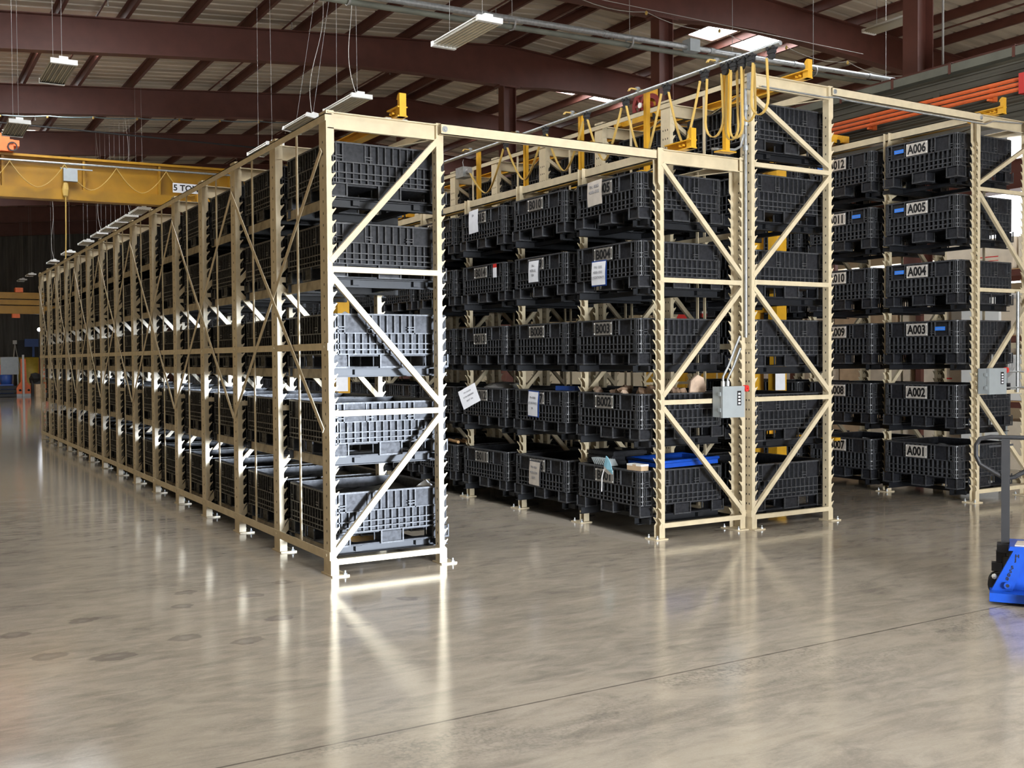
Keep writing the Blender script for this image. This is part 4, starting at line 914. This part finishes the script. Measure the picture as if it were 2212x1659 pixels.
# ------------------------------------------------------------------ far left end of the hall
def far(name, label, cat, mb_, m, loc): return tag(part(name, mb_, m, None, loc), label, cat)
t = thing('far_crane', 'dim yellow box girder crane far down the hall', 'crane', (0, 50, 0))
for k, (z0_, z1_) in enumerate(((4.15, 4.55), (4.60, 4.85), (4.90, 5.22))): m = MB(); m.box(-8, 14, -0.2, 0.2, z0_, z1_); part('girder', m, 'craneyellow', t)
m = MB(); m.box(2.7, 3.05, -0.3, 0.3, 5.22, 5.45); part('hoist', m, 'orange', t)
m = MB(); m.box(2.55, 2.9, -0.2, 0.2, 3.95, 4.15); part('lower_hoist', m, 'orange', t)
def orange_stand(x, y, label):
    t = thing('jib_base', label, 'stand', (x, y, 0))
    m = MB(); m.prism([(-0.36, 0.12), (0.36, 0.12), (0.36, 0.40), (0.12, 0.75), (0.08, 1.9), (-0.14, 1.9), (-0.16, 0.75), (-0.36, 0.40)], 'y', -0.15, 0.15); part('upright', m, 'orange', t)
    m = MB(); m.box(-0.38, 0.38, -0.3, 0.3, 0.0, 0.12); part('base_plate', m, 'clearbag', t)
    m = MB(); m.disc((-0.2, -0.16, 0.3), (0, 1, 0), 0, 0.06, 0.03, 14); m.disc((0.2, -0.16, 0.3), (0, 1, 0), 0, 0.06, 0.03, 14); part('hole', m, 'hole', t)
orange_stand(3.15, 51.0, 'orange flared steel stand by the grey post at the far end')
orange_stand(4.15, 52.2, 'orange flared steel stand partly behind the last rack post')
m = MB(); m.box(-0.05, 0.05, -0.05, 0.05, 0, 2.1); far('grey_post', 'pale grey post in front of the orange stand', 'post', m, 'clearbag', (3.05, 50.3, 0))
m = MB(); m.box(-0.42, 0.42, -0.05, 0.05, 1.1, 2.0); m.box(-0.40, -0.34, -0.05, 0.05, 0, 1.1); m.box(0.34, 0.40, -0.05, 0.05, 0, 1.1); far('grey_screen', 'grey upright screen left of the orange stand', 'screen', m, 'boxgrey', (2.55, 51.6, 0))
m = MB(); m.tube([(0, 0, 0), (0, 0, 1.95), (0, 0, 2.0)], [0.62, 0.62, 0.5], 20); far('yellow_tank', 'dull yellow tank between the two orange stands', 'tank', m, 'tan_tank', (3.85, 54.6, 0))
m = MB(); m.box(-0.8, 0.28, -0.4, 0.4, 0, 2.0); far('yellow_cabinet', 'dull yellow cabinet at the left edge of the far hall', 'cabinet', m, 'tan_tank', (2.05, 53.2, 0))
m = MB(); m.box(-0.06, 0.06, -0.06, 0.06, 0, 1.6); far('orange_post', 'orange post before the yellow cabinet at the far left', 'post', m, 'orange', (2.12, 51.8, 0))
m = MB(); m.tube([(0, 0, 0.62), (0, 0, 0.65), (0, 0, 1.08), (0, 0, 1.10)], [0.24, 0.27, 0.30, 0.27], 16); m.box(-0.3, 0.3, -0.3, 0.3, 0, 0.62); far('blue_drum', 'dark blue drum on the far pallets', 'drum', m, 'bluesheet', (2.30, 50.75, 0))
m = MB()
for k in range(3): m.box(-0.7, 0.7, -0.4, 0.4, 0.02+k*0.20, 0.15+k*0.20)
far('pallet_stack', 'black pallet stack on the floor at the far left', 'pallet stack', m, 'blackmetal', (1.95, 49.9, 0))
m = MB(); m.blob((0, 0, 0.9), 0.35, 0.3, 0.3, 10, 0.15); m.box(-0.2, 0.2, -0.2, 0.2, 0, 0.8); far('black_bag', 'black sack beside the orange stand at the far end', 'bag', m, 'rubber', (3.62, 50.4, 0.0))
m = MB(); m.box(-0.22, 0.22, -0.3, 0.3, 0, 0.62); far('far_carton', 'brown cardboard carton at the foot of the last rack post', 'carton', m, 'cardboard', (3.72, 49.6, 0))
m = MB(); m.box(-1.0, 1.6, -0.3, 0.3, 0, 3.0); far('far_machine', 'dark machine behind the orange stands at the far end', 'machine', m, 'blackmetal', (4.6, 58.5, 0))
m = MB(); m.box(-0.45, 0.45, -0.1, 0.1, 3.3, 3.75); m.box(-0.06, 0.06, -0.05, 0.05, 0, 3.3); far('blue_signboard', 'dark blue panel on a post in the far hall', 'panel', m, 'bluesheet', (4.35, 57.5, -0.7))
t = thing('work_light', 'tripod work light standing at the far end of the hall', 'work light', (3.05, 54.0, 0))
for a in range(3): m = MB(); m.tube([(0, 0, 2.7), (math.cos(a*2.1)*0.22, math.sin(a*2.1)*0.22, 1.5), (math.cos(a*2.1)*0.4, math.sin(a*2.1)*0.4, 0)], 0.025, 5); part('leg', m, 'clearbag', t)
m = MB(); m.box(-0.10, 0.10, -0.08, 0.08, 2.7, 2.9); part('lamp_head', m, 'clearbag', t)
t = thing('wall_lamp', 'small glaring lamp beside the last rack post', 'lamp', (3.98, 51.6, 0))
m = MB(); m.blob((0, 0, 3.42), 0.10, 0.10, 0.10, 8, 0); part('bulb', m, 'lamplight', t); m = MB(); m.tube([(0, 0.1, 0), (0, 0.1, 3.45)], 0.03, 6); part('lamp_post', m, 'blackmetal', t)

# ------------------------------------------------------------------ pallet jack at the right edge
def pallet_jack():
    t = thing('pallet_jack', 'blue hydraulic hand truck with black handle at the right edge', 'pallet jack', (3.90, -3.36, 0), (0, 0, math.radians(-56)))
    # local axes: +x forks (to the right of the picture), -y towards the camera
    th = 0.055
    m = MB(); m.box(-0.058, -0.002, -0.022, 0.022, 0.37, 1.15); part('tow_bar', m, 'blackmetal', t)
    m = MB(); pts = [(-0.03, 0.0, 0.86), (-0.10, 0.0, 0.90), (-0.20, 0.0, 0.96), (-0.225, 0.0, 1.02), (-0.225, 0.0, 1.10), (-0.20, 0.0, 1.145), (-0.13, 0, 1.16), (0.10, 0, 1.16), (0.15, 0, 1.13), (0.165, 0, 1.07), (0.165, 0, 0.99), (0.13, 0, 0.94), (0.03, 0, 0.875), (-0.03, 0, 0.86)]
    m.tube(pts, 0.016, 8); part('handle', m, 'blackmetal', t)
    m = MB(); m.bar((-0.14, -0.012, 1.09), (0.02, -0.012, 1.11), 0.012, 0.014); part('release_lever', m, 'blackmetal', t)
    m = MB(); m.box(-0.085, 0.045, -0.06, 0.06, 0.33, 0.39); m.box(-0.09, -0.03, -0.03, 0.03, 0.26, 0.34); part('pivot_block', m, 'blackmetal', t)
    m = MB(); m.tube([(-0.005, 0, 0.14), (-0.005, 0, 0.30)], 0.055, 14); m.tube([(-0.005, 0, 0.30), (-0.005, 0, 0.33)], 0.035, 12); m.box(-0.12, -0.05, -0.04, 0.03, 0.19, 0.25); part('pump', m, 'blackmetal', t)
    for s in (-1, 1):
        m = MB(); m.disc((-0.05, s*0.045, 0.095), (0, 1, 0), 0.05, 0.095, 0.05, 24); m.disc((-0.05, s*0.045, 0.095), (0, 1, 0), 0.0, 0.05, 0.035, 16); w = part('steer_wheel', m, 'rubber', t)
        m = MB(); m.disc((-0.05, s*0.075, 0.095), (0, 1, 0), 0, 0.018, 0.02, 10); part('axle_cap', m, 'galv', w)
    m = MB(); m.blob((-0.10, -0.09, 0.16), 0.02, 0.02, 0.02, 6, 0); part('grease_cap', m, 'whitepaint', t)
    # blue frame: sloping front plate, gussets, forks
    fr = MB(); fr.prism([(-0.118, 0.083), (0.018, 0.083), (0.112, 0.372), (0.022, 0.372)], 'y', -0.200, -0.150); face = part('front_plate', fr, 'blue', t)
    m = MB(); m.prism([(0.010, 0.083), (0.40, 0.083), (0.30, 0.372), (0.104, 0.372)], 'y', -0.130, 0.13); part('frame_head', m, 'blue', t)
    for y0 in (-0.285, 0.115): m = MB(); m.prism([(-0.130, 0.022), (1.2, 0.022), (1.2, 0.083), (-0.130, 0.083)], 'y', y0-0.02 if y0 < 0 else y0, y0+0.17); part('fork', m, 'blue', t)
    m = MB(); m.prism([(-0.01, 0.372), (0.32, 0.372), (0.32, 0.402), (0.0, 0.402)], 'y', -0.205, 0.15); part('top_cap', m, 'blue', t)
    m = MB(); m.prism([(0.03, -0.17), (0.20, -0.16), (0.22, 0.08), (0.05, 0.04)], 'z', 0.402, 0.408); part('torn_sticker', m, 'papertan', t)
    m = MB(); m.disc((-0.015, -0.210, 0.125), (0, -1, 0.1), 0.012, 0.024, 0.04, 14); m.disc((-0.015, -0.213, 0.125), (0, -1, 0.1), 0, 0.013, 0.03, 12, 1); part('pivot_boss', m, ('blue', 'ink'), t)
    for k, ch in enumerate('HJ 5500'):
        if ch == ' ': continue
        z = 0.335-k*0.0275; s = (z-0.083)/0.289
        link('lettering', text_mesh(ch, 0.033, 'ink', 0.0009, 1.15, 0.002), face, (-0.050+0.112*s, -0.2015, z), (math.pi/2, 0, 0))
    # near wheel seen beside the plate
    return t
pallet_jack()
t = thing('wood_pallet', 'corner of a wooden pallet at the right edge in front of the jack', 'pallet', (3.64, -3.74, 0), (0, 0, math.radians(-56)))
for k in range(3):
    z = 0.01+k*0.042; m = MB(); m.box(0.0, 1.0, -0.06, 0.04 if k == 1 else 0.10, z, z+0.036); part('board', m, 'wood', t)

print('objects', len(SC.objects))
